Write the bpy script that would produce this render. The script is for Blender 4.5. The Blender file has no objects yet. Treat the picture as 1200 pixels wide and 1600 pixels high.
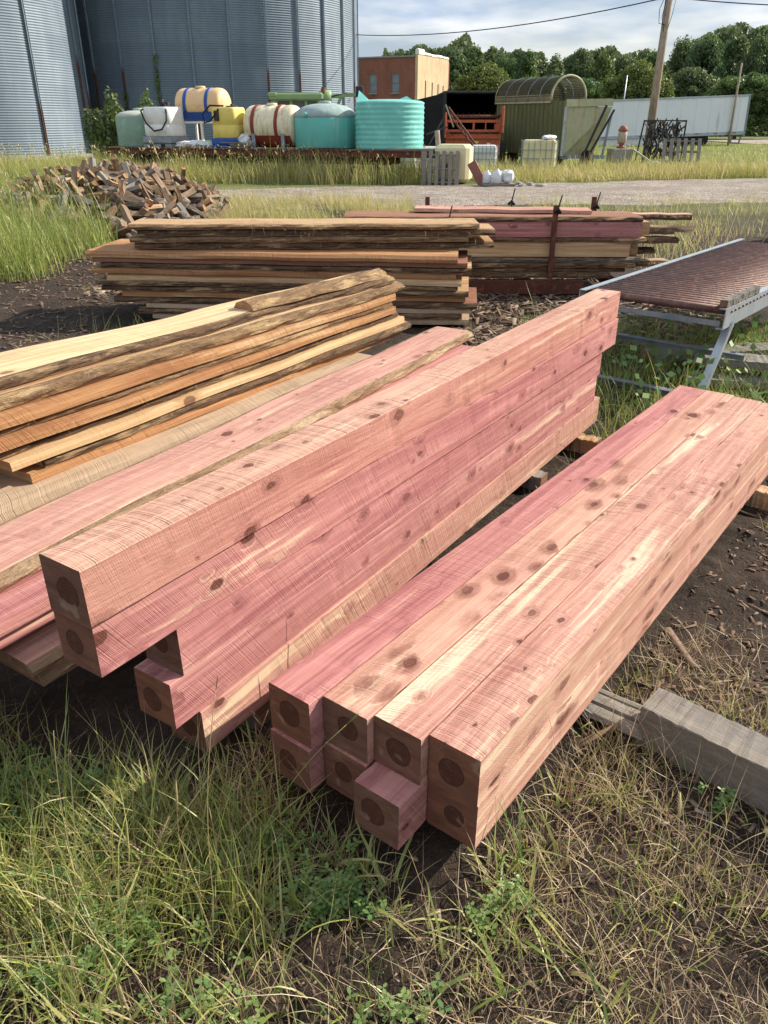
import bpy, math, random
import numpy as np
from mathutils import Vector, Matrix
R = math.radians
sc = bpy.context.scene

# ---------------------------------------------------------------- camera
cam_d = bpy.data.cameras.new('camera'); cam = bpy.data.objects.new('camera', cam_d)
sc.collection.objects.link(cam); sc.camera = cam
cam.location = (0, 0, 1.68); cam.rotation_euler = (R(90 - 26.9), 0, 0)
cam_d.sensor_fit = 'VERTICAL'; cam_d.sensor_height = 24; cam_d.lens = 24 * 1202 / 1600
cam_d.clip_start = .05; cam_d.clip_end = 3000

# ---------------------------------------------------------------- light and sky
SUN_AZ, SUN_EL = 22.0, 32.0         # degrees, azimuth counted from +x towards +y
sd = bpy.data.lights.new('sun', 'SUN'); sd.energy = 5.0; sd.angle = R(.6); sd.color = (1, .92, .78)
so = bpy.data.objects.new('sun', sd); sc.collection.objects.link(so)
sv = Vector((math.cos(R(SUN_AZ)) * math.cos(R(SUN_EL)), math.sin(R(SUN_AZ)) * math.cos(R(SUN_EL)), math.sin(R(SUN_EL))))
so.rotation_euler = sv.to_track_quat('Z', 'Y').to_euler()
W = bpy.data.worlds.new('World'); sc.world = W; W.use_nodes = True
wn, wl = W.node_tree.nodes, W.node_tree.links; wn.clear()
sky = wn.new('ShaderNodeTexSky'); sky.sky_type = 'NISHITA'; sky.sun_disc = False
sky.sun_elevation = R(SUN_EL); sky.sun_rotation = R(90 - SUN_AZ); sky.air_density = 1.1; sky.dust_density = 1.6
bg = wn.new('ShaderNodeBackground'); bg.inputs[1].default_value = .072
wo = wn.new('ShaderNodeOutputWorld'); wl.new(bg.outputs[0], wo.inputs[0])
tc = wn.new('ShaderNodeTexCoord'); sx = wn.new('ShaderNodeSeparateXYZ'); wl.new(tc.outputs['Generated'], sx.inputs[0])
# clouds on a plane high above: direction / (z + .12)
ad = wn.new('ShaderNodeMath'); ad.operation = 'ADD'; ad.inputs[1].default_value = .16; wl.new(sx.outputs[2], ad.inputs[0])
mx_ = wn.new('ShaderNodeMath'); mx_.operation = 'MAXIMUM'; mx_.inputs[1].default_value = .06; wl.new(ad.outputs[0], mx_.inputs[0])
dx = wn.new('ShaderNodeMath'); dx.operation = 'DIVIDE'; wl.new(sx.outputs[0], dx.inputs[0]); wl.new(mx_.outputs[0], dx.inputs[1])
dy = wn.new('ShaderNodeMath'); dy.operation = 'DIVIDE'; wl.new(sx.outputs[1], dy.inputs[0]); wl.new(mx_.outputs[0], dy.inputs[1])
cx = wn.new('ShaderNodeCombineXYZ'); wl.new(dx.outputs[0], cx.inputs[0]); wl.new(dy.outputs[0], cx.inputs[1]); cx.inputs[2].default_value = 3.7
cn = wn.new('ShaderNodeTexNoise'); cn.inputs['Scale'].default_value = .85; cn.inputs['Detail'].default_value = 9; cn.inputs['Roughness'].default_value = .52; cn.inputs['Distortion'].default_value = .3
wl.new(cx.outputs[0], cn.inputs['Vector'])
cr = wn.new('ShaderNodeValToRGB'); cr.color_ramp.elements[0].position = .40; cr.color_ramp.elements[1].position = .56
cr.color_ramp.elements[0].color = (.55, .55, .55, 1); cr.color_ramp.elements[1].color = (1, 1, 1, 1)
wl.new(cn.outputs[0], cr.inputs[0])
cn2 = wn.new('ShaderNodeTexNoise'); cn2.inputs['Scale'].default_value = 1.7; cn2.inputs['Detail'].default_value = 6
wl.new(cx.outputs[0], cn2.inputs['Vector'])
cr2 = wn.new('ShaderNodeValToRGB'); cr2.color_ramp.elements[0].position = .40; cr2.color_ramp.elements[1].position = .60
cr2.color_ramp.elements[0].color = (4.3, 5.5, 7.4, 1); cr2.color_ramp.elements[1].color = (9.2, 9.5, 9.9, 1)
wl.new(cn2.outputs[0], cr2.inputs[0])
mxc = wn.new('ShaderNodeMix'); mxc.data_type = 'RGBA'
wl.new(cr.outputs[0], mxc.inputs[0]); wl.new(sky.outputs[0], mxc.inputs[6]); wl.new(cr2.outputs[0], mxc.inputs[7])
wl.new(mxc.outputs[2], bg.inputs[0])
sc.view_settings.view_transform = 'Standard'; sc.view_settings.look = 'None'
sc.view_settings.exposure = 0.62; sc.view_settings.gamma = 1.0
sc.cycles.max_bounces = 6; sc.cycles.transparent_max_bounces = 6

rng = random.Random(7); nr = np.random.default_rng(7)

# ---------------------------------------------------------------- tags
def tag(o, label=None, cat=None, group=None, kind=None):
    for k, v in (('label', label), ('category', cat), ('group', group), ('kind', kind)):
        if v: o[k] = v
    return o
def empty(name, loc=(0, 0, 0), rz=0, **kw):
    o = bpy.data.objects.new(name, None); sc.collection.objects.link(o); o.empty_display_size = .1
    o.location = loc; o.rotation_euler = (0, 0, rz); return tag(o, **kw)
def kids(o): return [c for c in bpy.data.objects if c.parent == o]
def copy_tree(o, parent=None, tree=None):
    c = o.copy(); sc.collection.objects.link(c); c.parent = parent
    for ch in list(o.children): copy_tree(ch, c)
    return c

# ---------------------------------------------------------------- mesh builder
class MB:
    def __init__(s): s.v = []; s.f = []; s.m = []; s.s = []
    def add(s, vs, fs, m=0, smooth=False, M=None):
        b = len(s.v)
        s.v += [tuple(M @ Vector(p)) for p in vs] if M is not None else [tuple(p) for p in vs]
        s.f += [tuple(b + i for i in f) for f in fs]; s.m += [m] * len(fs); s.s += [smooth] * len(fs); return s
    def box(s, c, d, m=0, M=None, rz=0, bev=0):
        hx, hy, hz = d[0] / 2, d[1] / 2, d[2] / 2
        T = Matrix.Translation(c) @ Matrix.Rotation(rz, 4, 'Z')
        if M is not None: T = M @ T
        if bev:
            b = min(bev, hx * .9, hy * .9, hz * .9)
            vs = []
            for z, i in ((-hz, b), (-hz + b, 0), (hz - b, 0), (hz, b)):
                x, y = hx - i, hy - i
                vs += [(x, y - b, z), (x - b, y, z), (-x + b, y, z), (-x, y - b, z), (-x, -y + b, z), (-x + b, -y, z), (x - b, -y, z), (x, -y + b, z)]
            fs = [tuple(range(7, -1, -1)), tuple(range(24, 32))]
            for k in range(3):
                for j in range(8): fs.append((k * 8 + j, k * 8 + (j + 1) % 8, k * 8 + 8 + (j + 1) % 8, k * 8 + 8 + j))
            return s.add(vs, fs, m, False, T)
        vs = [(x * hx, y * hy, z * hz) for z in (-1, 1) for y in (-1, 1) for x in (-1, 1)]
        return s.add(vs, [(0, 2, 3, 1), (4, 5, 7, 6), (0, 1, 5, 4), (2, 6, 7, 3), (0, 4, 6, 2), (1, 3, 7, 5)], m, False, T)
    def tube(s, pts, r, n=8, m=0, smooth=True, cap=True):
        pts = [Vector(p) for p in pts]; rr = r if isinstance(r, (list, tuple)) else [r] * len(pts)
        vs = []; up = None
        for i, p in enumerate(pts):
            d = (pts[min(i + 1, len(pts) - 1)] - pts[max(i - 1, 0)]).normalized()
            if up is None:
                up = Vector((0, 0, 1)) if abs(d.z) < .9 else Vector((1, 0, 0))
            a = d.cross(up).normalized(); b = d.cross(a).normalized(); up = -b if False else up
            for k in range(n):
                t = 2 * math.pi * k / n; vs.append(p + (a * math.cos(t) + b * math.sin(t)) * rr[i])
        fs = [(i * n + k, i * n + (k + 1) % n, (i + 1) * n + (k + 1) % n, (i + 1) * n + k) for i in range(len(pts) - 1) for k in range(n)]
        if cap: fs += [tuple(range(n - 1, -1, -1)), tuple(range((len(pts) - 1) * n, len(pts) * n))]
        return s.add(vs, fs, m, smooth)
    def bar(s, p, q, w, h, m=0, roll=0):
        p, q = Vector(p), Vector(q); d = q - p; L = d.length; d.normalize()
        u = Vector((0, 0, 1)) if abs(d.z) < .95 else Vector((1, 0, 0))
        y = u.cross(d).normalized(); z = d.cross(y)
        M = Matrix((d, y, z)).transposed().to_4x4(); M.translation = (p + q) / 2
        return s.box((0, 0, 0), (L, w, h), m, M)
    def lathe(s, prof, n=32, m=0, smooth=True, M=None, axis='Z', bump=None):
        vs = []
        for (r, z) in prof:
            for k in range(n):
                t = 2 * math.pi * k / n
                vs.append((r * math.cos(t), r * math.sin(t), z) if axis == 'Z' else (z, r * math.cos(t), r * math.sin(t)))
        P = len(prof)
        fs = [(i * n + k, i * n + (k + 1) % n, (i + 1) * n + (k + 1) % n, (i + 1) * n + k) for i in range(P - 1) for k in range(n)]
        if prof[0][0] > 1e-4: fs.append(tuple(range(n - 1, -1, -1)))
        if prof[-1][0] > 1e-4: fs.append(tuple(range((P - 1) * n, P * n)))
        return s.add(vs, fs, m, smooth, M)
    def build(s, name, mats, parent=None, loc=None, rz=None, **kw):
        me = bpy.data.meshes.new(name); me.from_pydata(s.v, [], s.f)
        for m in (mats if isinstance(mats, (list, tuple)) else [mats]): me.materials.append(m)
        me.polygons.foreach_set('material_index', s.m); me.polygons.foreach_set('use_smooth', s.s); me.update()
        o = bpy.data.objects.new(name, me); sc.collection.objects.link(o)
        if parent: o.parent = parent
        if loc is not None: o.location = loc
        if rz is not None: o.rotation_euler = (0, 0, rz)
        return tag(o, **kw)
def share(o, name, parent=None, loc=(0, 0, 0), rz=0, **kw):
    c = bpy.data.objects.new(name, o.data); sc.collection.objects.link(c)
    c.parent = parent; c.location = loc; c.rotation_euler = (0, 0, rz); return tag(c, **kw)

# ---------------------------------------------------------------- materials
class NT:
    def __init__(s, name):
        s.mat = bpy.data.materials.new(name); s.mat.use_nodes = True
        s.t = s.mat.node_tree; s.b = s.t.nodes['Principled BSDF']; s.b.inputs['Specular IOR Level'].default_value = .3
    def n(s, ty, **kw):
        x = s.t.nodes.new('ShaderNode' + ty)
        for k, v in kw.items(): setattr(x, k, v)
        return x
    def l(s, a, b): s.t.links.new(a, b); return b
    def set(s, sock, v):
        if hasattr(v, 'is_linked') or isinstance(v, bpy.types.NodeSocket): s.t.links.new(v, sock)
        elif isinstance(v, (tuple, list)) and len(v) == 3 and sock.type == 'RGBA': sock.default_value = (*v, 1)
        else: sock.default_value = v
    def math(s, op, a, b=None, c=None):
        x = s.n('Math', operation=op); s.set(x.inputs[0], a)
        if b is not None: s.set(x.inputs[1], b)
        if c is not None: s.set(x.inputs[2], c)
        return x.outputs[0]
    def vm(s, op, a, b=None):
        x = s.n('VectorMath', operation=op); s.set(x.inputs[0], a)
        if b is not None: s.set(x.inputs[1], b)
        return x.outputs['Value'] if op in ('LENGTH', 'DISTANCE', 'DOT_PRODUCT') else x.outputs[0]
    def noise(s, vec, sc_, det=3, rough=.5, dim='3D', dist=0, w=None):
        x = s.n('TexNoise', noise_dimensions=dim)
        if vec is not None: s.l(vec, x.inputs['Vector'])
        if w is not None: s.l(w, x.inputs['W'])
        x.inputs['Scale'].default_value = sc_; x.inputs['Detail'].default_value = det
        x.inputs['Roughness'].default_value = rough; x.inputs['Distortion'].default_value = dist
        return x.outputs[0]
    def mix(s, f, a, b, bt='MIX'):
        x = s.n('Mix', data_type='RGBA', blend_type=bt)
        s.set(x.inputs[0], f); s.set(x.inputs[6], a); s.set(x.inputs[7], b); return x.outputs[2]
    def rng(s, v, a, b, c=0., d=1., smooth=False):
        x = s.n('MapRange', interpolation_type='SMOOTHSTEP' if smooth else 'LINEAR'); x.clamp = True
        s.set(x.inputs[0], v)
        for i, q in enumerate((a, b, c, d)): s.set(x.inputs[i + 1], q)
        return x.outputs[0]
    def bump(s, h, dist=.01, st=1.0, normal=None):
        x = s.n('Bump'); s.set(x.inputs['Height'], h); x.inputs['Distance'].default_value = dist; x.inputs['Strength'].default_value = st
        if normal is not None: s.l(normal, x.inputs['Normal'])
        return x.outputs[0]
    def out(s, col, rough=.8, bump=None, metal=0.):
        s.set(s.b.inputs['Base Color'], col); s.set(s.b.inputs['Roughness'], rough); s.set(s.b.inputs['Metallic'], metal)
        if bump is not None: s.l(bump, s.b.inputs['Normal'])
        return s.mat
    def objco(s, rnd=True):
        o = s.n('TexCoord').outputs['Object']
        if not rnd: return o
        r = s.n('ObjectInfo').outputs['Random']
        c = s.n('CombineXYZ'); s.l(s.math('MULTIPLY', r, 37.), c.inputs[0]); s.l(s.math('MULTIPLY', r, 91.), c.inputs[1]); s.l(s.math('MULTIPLY', r, 53.), c.inputs[2])
        return s.vm('ADD', o, c.outputs[0])
    def scaled(s, v, sc_): return s.vm('MULTIPLY', v, sc_)

def grunge(name, c1, c2, scale=3., rough=.7, metal=0., stain=None, stain_amt=.35, bump=.003, bscale=40., streak=False, spec=.3):
    m = NT(name); co = m.objco(); m.b.inputs['Specular IOR Level'].default_value = spec
    a = m.noise(co, scale, 5, .6)
    col = m.mix(m.rng(a, .35, .65), c1, c2)
    if stain:
        q = m.scaled(co, (1, 1, .15)) if streak else co
        b = m.noise(q, scale * 2.3, 6, .65)
        col = m.mix(m.rng(b, .62 - stain_amt * .3, .78 - stain_amt * .3), col, stain)
    f = m.noise(co, bscale, 4, .6)
    return m.out(col, rough, m.bump(f, bump), metal)

def cedar(name, pink, dark, cream, cream_amt=.5, saw=(0., 1.6, .15), saw_amt=1., knots=1., fuzz=.5, weather=None, knot_scale=13., knot_r=.0165, saw_pitch=.008, halo=.5, stretch=.62):
    """sawn timber: long grain bands, cream sapwood streaks, round knots, arcs cut by the saw"""
    m = NT(name); raw = m.objco(False); co = m.objco()
    # knots, with the grain flowing round them
    vc = m.n('TexVoronoi', voronoi_dimensions='3D', feature='F1'); vc.inputs['Scale'].default_value = knot_scale; vc.inputs['Randomness'].default_value = 1.
    wob = m.n('TexNoise'); wob.inputs['Scale'].default_value = 42; wob.inputs['Detail'].default_value = 3; m.l(co, wob.inputs['Vector'])
    kco = m.vm('ADD', m.scaled(co, (stretch, 1, 1)), m.vm('MULTIPLY', wob.outputs['Color'], (.012, .012, .012)))
    m.l(kco, vc.inputs['Vector']); kd = m.math('DIVIDE', vc.outputs['Distance'], knot_scale)
    pick = m.n('SeparateColor'); m.l(vc.outputs['Color'], pick.inputs[0])
    kr = m.math('MULTIPLY', m.math('MULTIPLY', m.math('POWER', m.rng(pick.outputs[0], .2, 1., .05, 1.), 1.4), 1.35), knot_r)
    kcore = m.rng(m.math('DIVIDE', kd, kr), .75, 1.05, 1., 0., True)
    ve = m.n('TexVoronoi', voronoi_dimensions='3D', feature='DISTANCE_TO_EDGE'); ve.inputs['Scale'].default_value = knot_scale; ve.inputs['Randomness'].default_value = 1.
    m.l(kco, ve.inputs['Vector']); inside = m.rng(ve.outputs['Distance'], 0., .16, 0., 1., True)
    khalo = m.math('MULTIPLY', m.rng(m.math('DIVIDE', kd, kr), 1., 2.6, 1., 0., True), inside)
    kcore = m.math('MULTIPLY', kcore, m.rng(ve.outputs['Distance'], 0., .06))
    flow = m.math('MULTIPLY', khalo, .02)
    fl = m.n('CombineXYZ'); m.l(flow, fl.inputs[1]); m.l(flow, fl.inputs[2])
    gco = m.vm('ADD', co, fl.outputs[0])
    wv = m.noise(m.scaled(gco, (.5, 2.5, 2.5)), 1.2, 3, .5)
    wv2 = m.n('CombineXYZ'); m.l(m.math('MULTIPLY', wv, .10), wv2.inputs[1]); m.l(m.math('MULTIPLY', wv, .06), wv2.inputs[2])
    gco = m.vm('ADD', gco, wv2.outputs[0])
    band = m.noise(m.scaled(gco, (.7, 30, 30)), 1., 7, .75)
    fine = m.noise(m.scaled(gco, (2.2, 190, 190)), 1., 5, .75)
    broad = m.noise(m.scaled(gco, (.5, 9, 9)), 1., 6, .7)
    col = m.mix(m.rng(band, .40, .60), dark, pink)
    tone = m.noise(m.scaled(co, (.9, 3, 3)), 1.3, 3, .5)
    col = m.mix(m.rng(tone, .35, .65, 0., .35), col, (pink[0] * 1.08, pink[1] * 1.22, pink[2] * 1.1))
    cs = m.rng(broad, .67 - .24 * cream_amt, .77 - .2 * cream_amt, 0., .8, True)
    cs2 = m.rng(m.noise(m.scaled(gco, (1.1, 75, 75)), 1., 5, .7), .58, .70, 0., .8)
    cs = m.math('MAXIMUM', cs, m.math('MULTIPLY', cs2, min(1., cream_amt * 1.6)))
    col = m.mix(cs, col, cream)
    col = m.mix(m.rng(fine, .38, .66, .26, .0), col, m.mix(.35, dark, pink), 'MULTIPLY')
    hz = m.noise(m.scaled(gco, (14, 60, 60)), 1., 3, .6)
    col = m.mix(m.math('MULTIPLY', m.math('MULTIPLY', khalo, m.rng(hz, .3, .6, .35, 1.)), halo * knots), col, (dark[0] * .62, dark[1] * .58, dark[2] * .55))
    ring = m.math('SINE', m.math('MULTIPLY', kd, 1500.))
    kcol = m.mix(m.rng(ring, -1, 1), (.085, .026, .02), (.20, .07, .05))
    kcol = m.mix(m.rng(hz, .4, .7, 0., .5), kcol, (.07, .025, .018))
    edge_ = m.rng(m.math('DIVIDE', kd, kr), .72, .92, 0., .7)
    kcol = m.mix(edge_, kcol, (.06, .02, .015))
    col = m.mix(m.math('MULTIPLY', m.math('MULTIPLY', kcore, m.rng(pick.outputs[1], 0., .8, .35, 1.)), min(1, knots)), col, kcol)
    # saw arcs
    sp = m.n('SeparateXYZ'); m.l(raw, sp.inputs[0])
    oi = m.n('ObjectInfo').outputs['Random']
    yy = m.math('ADD', sp.outputs[1], m.math('ADD', saw[0], m.math('MULTIPLY', oi, .12)))
    t = m.math('ADD', sp.outputs[0], m.math('ADD', m.math('MULTIPLY', m.math('MULTIPLY', yy, yy), saw[1]), m.math('MULTIPLY', sp.outputs[2], saw[2])))
    t = m.math('ADD', t, m.math('MULTIPLY', oi, 9.))
    s1 = m.noise(None, 1. / saw_pitch, 1, .5, '1D', 0, t)
    s2 = m.noise(None, 3.1 / saw_pitch, 1, .5, '1D', 0, t)
    patch = m.rng(m.noise(m.scaled(co, (1.1, 3.5, 3.5)), 1.6, 3, .6), .38, .58, .05, 1.)
    amt = m.math('MULTIPLY', patch, saw_amt)
    phs = m.math('ADD', m.math('DIVIDE', t, saw_pitch), m.math('MULTIPLY', m.noise(None, 45., 2, .5, '1D', 0, t), 3.5))
    tooth = m.rng(m.math('SINE', m.math('MULTIPLY', phs, 6.2832)), .25, .95, 0., 1.)
    groove = m.math('MULTIPLY', tooth, m.rng(m.noise(None, 60., 2, .6, '1D', 0, t), .35, .62, .15, 1.))
    groove = m.math('MAXIMUM', groove, m.math('MULTIPLY', m.rng(s1, .30, .38, 1., 0.), .8))
    brk = m.rng(m.noise(m.scaled(co, (60, 60, 60)), 1., 2, .6), .35, .6, .35, 1.)
    groove = m.math('MULTIPLY', groove, brk)
    col = m.mix(m.math('MULTIPLY', m.math('MULTIPLY', groove, amt), .34), col, (dark[0] * .55, dark[1] * .45, dark[2] * .4))
    fz = m.rng(m.noise(m.scaled(co, (45, 260, 260)), 1., 4, .7), .60, .80, 0., fuzz * .6)
    col = m.mix(fz, col, (min(1, cream[0] * 1.05), cream[1], cream[2] * 1.05))
    if weather:
        wn_ = m.noise(m.scaled(co, (1, 5, 5)), 2., 5, .65)
        col = m.mix(m.rng(wn_, .35, .65, weather[3], 1.), col, weather[:3])
    h = m.math('ADD', m.math('MULTIPLY', m.math('SUBTRACT', 1., groove), m.math('MULTIPLY', amt, .8)), m.math('MULTIPLY', s2, .12))
    h = m.math('ADD', h, m.math('MULTIPLY', m.noise(m.scaled(co, (30, 200, 200)), 1., 4, .7), .7 * fuzz + .1))
    h = m.math('SUBTRACT', h, m.math('MULTIPLY', kcore, .3))
    m.b.inputs['Specular IOR Level'].default_value = .2
    return m.out(col, .78, m.bump(h, .0030, 1.))

def endgrain(name, wood, heart, crad=.033, ring=900., heart_on=1.):
    m = NT(name); raw = m.objco(False); oi = m.n('ObjectInfo').outputs['Random']
    off = m.n('CombineXYZ'); m.l(m.math('MULTIPLY', m.math('SINE', m.math('MULTIPLY', oi, 61.)), .012), off.inputs[1]); m.l(m.math('MULTIPLY', m.math('SINE', m.math('MULTIPLY', oi, 143.)), .010), off.inputs[2])
    p = m.vm('MULTIPLY', m.vm('ADD', raw, off.outputs[0]), (0., 1., .92))
    nz = m.n('TexNoise'); nz.inputs['Scale'].default_value = 18; nz.inputs['Detail'].default_value = 3; m.l(m.objco(), nz.inputs['Vector'])
    d = m.math('MULTIPLY', m.math('ADD', m.vm('LENGTH', p), m.math('MULTIPLY', m.math('SUBTRACT', nz.outputs[0], .5), .012)), m.rng(m.math('SINE', m.math('MULTIPLY', oi, 317.)), -1, 1, .92, 1.25))
    a = m.noise(m.scaled(m.objco(), (1, 9, 45)), 1., 6, .7)
    tn = m.rng(m.math('SINE', m.math('MULTIPLY', oi, 213.)), -1, 1, 0., 1.)
    wood2 = m.mix(tn, wood, (wood[0] * 1.25, wood[1] * .9, wood[2] * .75))
    col = m.mix(m.rng(a, .3, .7), wood2, (wood[0] * .5, wood[1] * .45, wood[2] * .42))
    blot = m.noise(m.scaled(m.objco(), (1, 9, 9)), 1., 4, .6)
    col = m.mix(m.rng(blot, .55, .75, 0., .45), col, (wood[0] * 1.5, wood[1] * 1.6, wood[2] * 1.4))
    rg = m.math('SINE', m.math('MULTIPLY', d, ring))
    rn = m.rng(m.noise(m.objco(), 40., 4, .7), .35, .65)
    col = m.mix(m.math('MULTIPLY', m.rng(rg, -.2, 1., 0., .3), rn), col, (wood[0] * .35, wood[1] * .3, wood[2] * .25))
    hc = m.mix(m.math('MULTIPLY', m.rng(rg, -1, 1.), .6), heart, (heart[0] * .4, heart[1] * .35, heart[2] * .35))
    hc = m.mix(m.rng(m.noise(m.objco(), 45., 6, .8), .5, .75, 0., .55), hc, (heart[0] * 2.2, heart[1] * 2.4, heart[2] * 2.2))
    k = m.rng(d, crad - .002, crad + .001, heart_on, 0.)
    rim = m.math('MULTIPLY', m.rng(d, crad - .002, crad, 0., 1.), m.rng(d, crad + .001, crad + .003, 1., 0.))
    col = m.mix(k, col, hc)
    col = m.mix(m.math('MULTIPLY', rim, .8 * heart_on), col, (heart[0] * .3, heart[1] * .3, heart[2] * .3))
    sapw = m.rng(m.noise(m.scaled(m.objco(), (1, 14, 14)), 1., 2, .5), .66, .72, 0., .5)
    col = m.mix(sapw, col, (.34, .24, .16))
    bm = m.noise(m.scaled(m.objco(), (1, 40, 240)), 1., 5, .7)
    return m.out(col, .85, m.bump(bm, .0015))

PK, PD, CR = (.64, .29, .245), (.45, .145, .13), (.84, .62, .40)
MT = {}
MT['cedar_top'] = cedar('cedar_top', (.64, .37, .295), (.42, .195, .155), (.88, .71, .52), .56, (-.02, 1.9, .12), 1., .9, .45, saw_pitch=.0062)
MT['cedar_knotty'] = cedar('cedar_row_of_knots', (.62, .355, .28), (.42, .20, .155), (.86, .69, .50), .48, (-.02, 1.9, .12), .55, 1., .5, knot_scale=12, knot_r=.023, halo=1., saw_pitch=.0062)
MT['cedar_side'] = cedar('cedar_sunlit_side', (.63, .365, .285), (.42, .19, .15), (.88, .71, .51), .58, (0., 1.2, 1.2), .08, 1., 1., knot_scale=18, knot_r=.014, halo=.8, stretch=.33)
MT['cedar_magenta'] = cedar('cedar_magenta', (.56, .265, .245), (.35, .125, .13), (.84, .62, .44), .36, (0., 1.2, .6), .75, 1., .4, knot_scale=12.5, saw_pitch=.0065, halo=.6)
MT['cedar_orange'] = cedar('cedar_orange', (.58, .30, .245), (.38, .155, .13), (.80, .60, .43), .36, (0., 1.2, .30), .3, .9, .9, halo=.7)
MT['cedar_arcs'] = cedar('cedar_saw_arcs', (.66, .41, .32), (.47, .24, .185), (.87, .70, .50), .5, (-.05, 2.2, .12), 1.5, .9, .5, saw_pitch=.0085)
MT['cedar_cream'] = cedar('cedar_cream', (.61, .345, .285), (.43, .20, .165), (.84, .68, .46), .6, (0., 1.2, .5), .8, .9, .4, saw_pitch=.007)
MT['pale_wood'] = cedar('pale_wood', (.66, .46, .27), (.46, .26, .13), (.78, .62, .42), .6, (0., .8, .3), .45, .8, .5, knot_scale=4.5, knot_r=.03, saw_pitch=.016)
MT['yellow_slab'] = cedar('yellow_slab_wood', (.74, .57, .36), (.54, .34, .18), (.82, .70, .50), .5, (0., .8, .3), .8, 1., .7, knot_scale=5.0, knot_r=.04, saw_pitch=.02)
MT['orange_wood'] = cedar('orange_wood', (.50, .27, .13), (.32, .135, .06), (.70, .50, .29), .5, (0., .5, .6), 1.3, .8, .8, knot_scale=5, saw_pitch=.013)
MT['tan_wood'] = cedar('tan_wood', (.52, .36, .21), (.36, .18, .09), (.66, .50, .32), .6, (0., .5, .4), .7, .5, .5, saw_pitch=.012)
MT['red_wood'] = cedar('red_wood', (.36, .175, .115), (.22, .09, .06), (.55, .38, .25), .4, (0., .5, .4), .6, .5, .5)
MT['old_brown'] = cedar('old_timber_wood', (.32, .27, .225), (.13, .10, .08), (.46, .38, .30), .35, (0., .3, .9), .6, .4, 1., weather=(.22, .195, .175, .0))
MT['log_brown'] = cedar('split_log_wood', (.34, .235, .16), (.16, .10, .07), (.52, .40, .28), .5, (0., .5, .4), .3, .4, .8)
MT['grey_wood'] = cedar('grey_wood', (.50, .36, .25), (.32, .21, .14), (.60, .48, .35), .4, (0., 1.2, .3), 1.4, .6, .7, weather=(.50, .36, .25, .1), saw_pitch=.011)
MT['old_grey'] = cedar('old_grey', (.30, .27, .23), (.13, .115, .10), (.44, .41, .36), .4, (0., .3, .9), .5, .4, 1., weather=(.25, .225, .20, .1))
MT['end_brown'] = endgrain('end_brown', (.200, .105, .072), (.095, .034, .020))
MT['end_plain'] = endgrain('end_plain', (.46, .27, .14), (.3, .14, .07), heart_on=0.)
MT['end_dark'] = endgrain('end_dark', (.24, .15, .10), (.12, .05, .03), heart_on=0.)

def bark_mat(name, a, b, c):
    m = NT(name); co = m.objco()
    n1 = m.noise(m.scaled(co, (5, 22, 22)), 1., 6, .7, dist=.6)
    n2 = m.noise(m.scaled(co, (12, 60, 60)), 1., 5, .7)
    pt = m.noise(m.scaled(co, (2.2, 9, 9)), 1., 5, .65)
    col = m.mix(m.rng(n1, .32, .62), a, b); col = m.mix(m.rng(pt, .54, .62, 0., .75), col, c)
    col = m.mix(m.rng(n2, .60, .72), col, c)
    return m.out(col, .95, m.bump(m.math('ADD', n1, m.math('MULTIPLY', n2, .8)), .03))
MT['bark'] = bark_mat('bark', (.05, .03, .02), (.22, .13, .075), (.50, .34, .18))
MT['bark_light'] = bark_mat('bark_light', (.12, .07, .04), (.34, .21, .11), (.60, .42, .22))
MT['wane'] = bark_mat('pale_wane', (.20, .11, .06), (.46, .31, .19), (.62, .46, .31))
MT['bark_grey'] = bark_mat('bark_grey', (.08, .065, .055), (.25, .20, .165), (.42, .35, .28))
MT['trunk'] = bark_mat('trunk_bark', (.05, .04, .03), (.12, .10, .08), (.2, .17, .14))

MT['rust'] = grunge('rusty_steel', (.16, .055, .035), (.085, .035, .028), 6, .85, .1, (.26, .10, .05), .3)
MT['rust_pipe'] = grunge('rusty_roller', (.19, .105, .085), (.115, .062, .05), 9, .6, .25, (.32, .16, .11), .3)
MT['galv'] = grunge('galvanised_steel', (.46, .50, .54), (.36, .40, .44), 5, .42, .55, (.30, .27, .24), .15, .001)
MT['galv_dark'] = grunge('dull_galvanised_steel', (.30, .34, .38), (.20, .24, .28), 5, .5, .4, (.2, .12, .08), .2, .001)
MT['white_plastic'] = grunge('white_plastic', (.80, .80, .76), (.70, .70, .66), 2, .45, 0, (.5, .48, .42), .15, .001)
MT['cream_plastic'] = grunge('cream_plastic', (.74, .68, .42), (.66, .60, .36), 1.5, .5, 0, (.5, .42, .25), .2, .001, streak=True)
MT['cream_dirty'] = grunge('stained_cream_plastic', (.80, .74, .54), (.68, .60, .40), 2.5, .5, 0, (.46, .36, .20), .35, .001, streak=True)
MT['peach_plastic'] = grunge('peach_plastic', (.80, .56, .30), (.74, .48, .24), 1.5, .5, 0, (.55, .34, .18), .15, .001)
MT['yellow_plastic'] = grunge('yellow_plastic', (.80, .64, .16), (.70, .55, .14), 2, .5, 0, (.5, .4, .15), .2, .001)
MT['teal_plastic'] = grunge('teal_plastic', (.13, .46, .40), (.11, .40, .35), 1.2, .5, 0, (.30, .50, .46), .2, .001, streak=True)
MT['teal_light'] = grunge('light_teal_plastic', (.19, .55, .50), (.15, .48, .43), 1.2, .5, 0, (.24, .66, .60), .3, .001)
MT['tank_top'] = grunge('dusty_tank_top', (.33, .42, .40), (.26, .34, .33), 2.5, .75, 0, (.46, .50, .48), .3, .001)
MT['greygreen'] = grunge('faded_green_plastic', (.24, .36, .28), (.20, .31, .25), 1.5, .6, 0, (.34, .42, .34), .3, .001)
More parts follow.
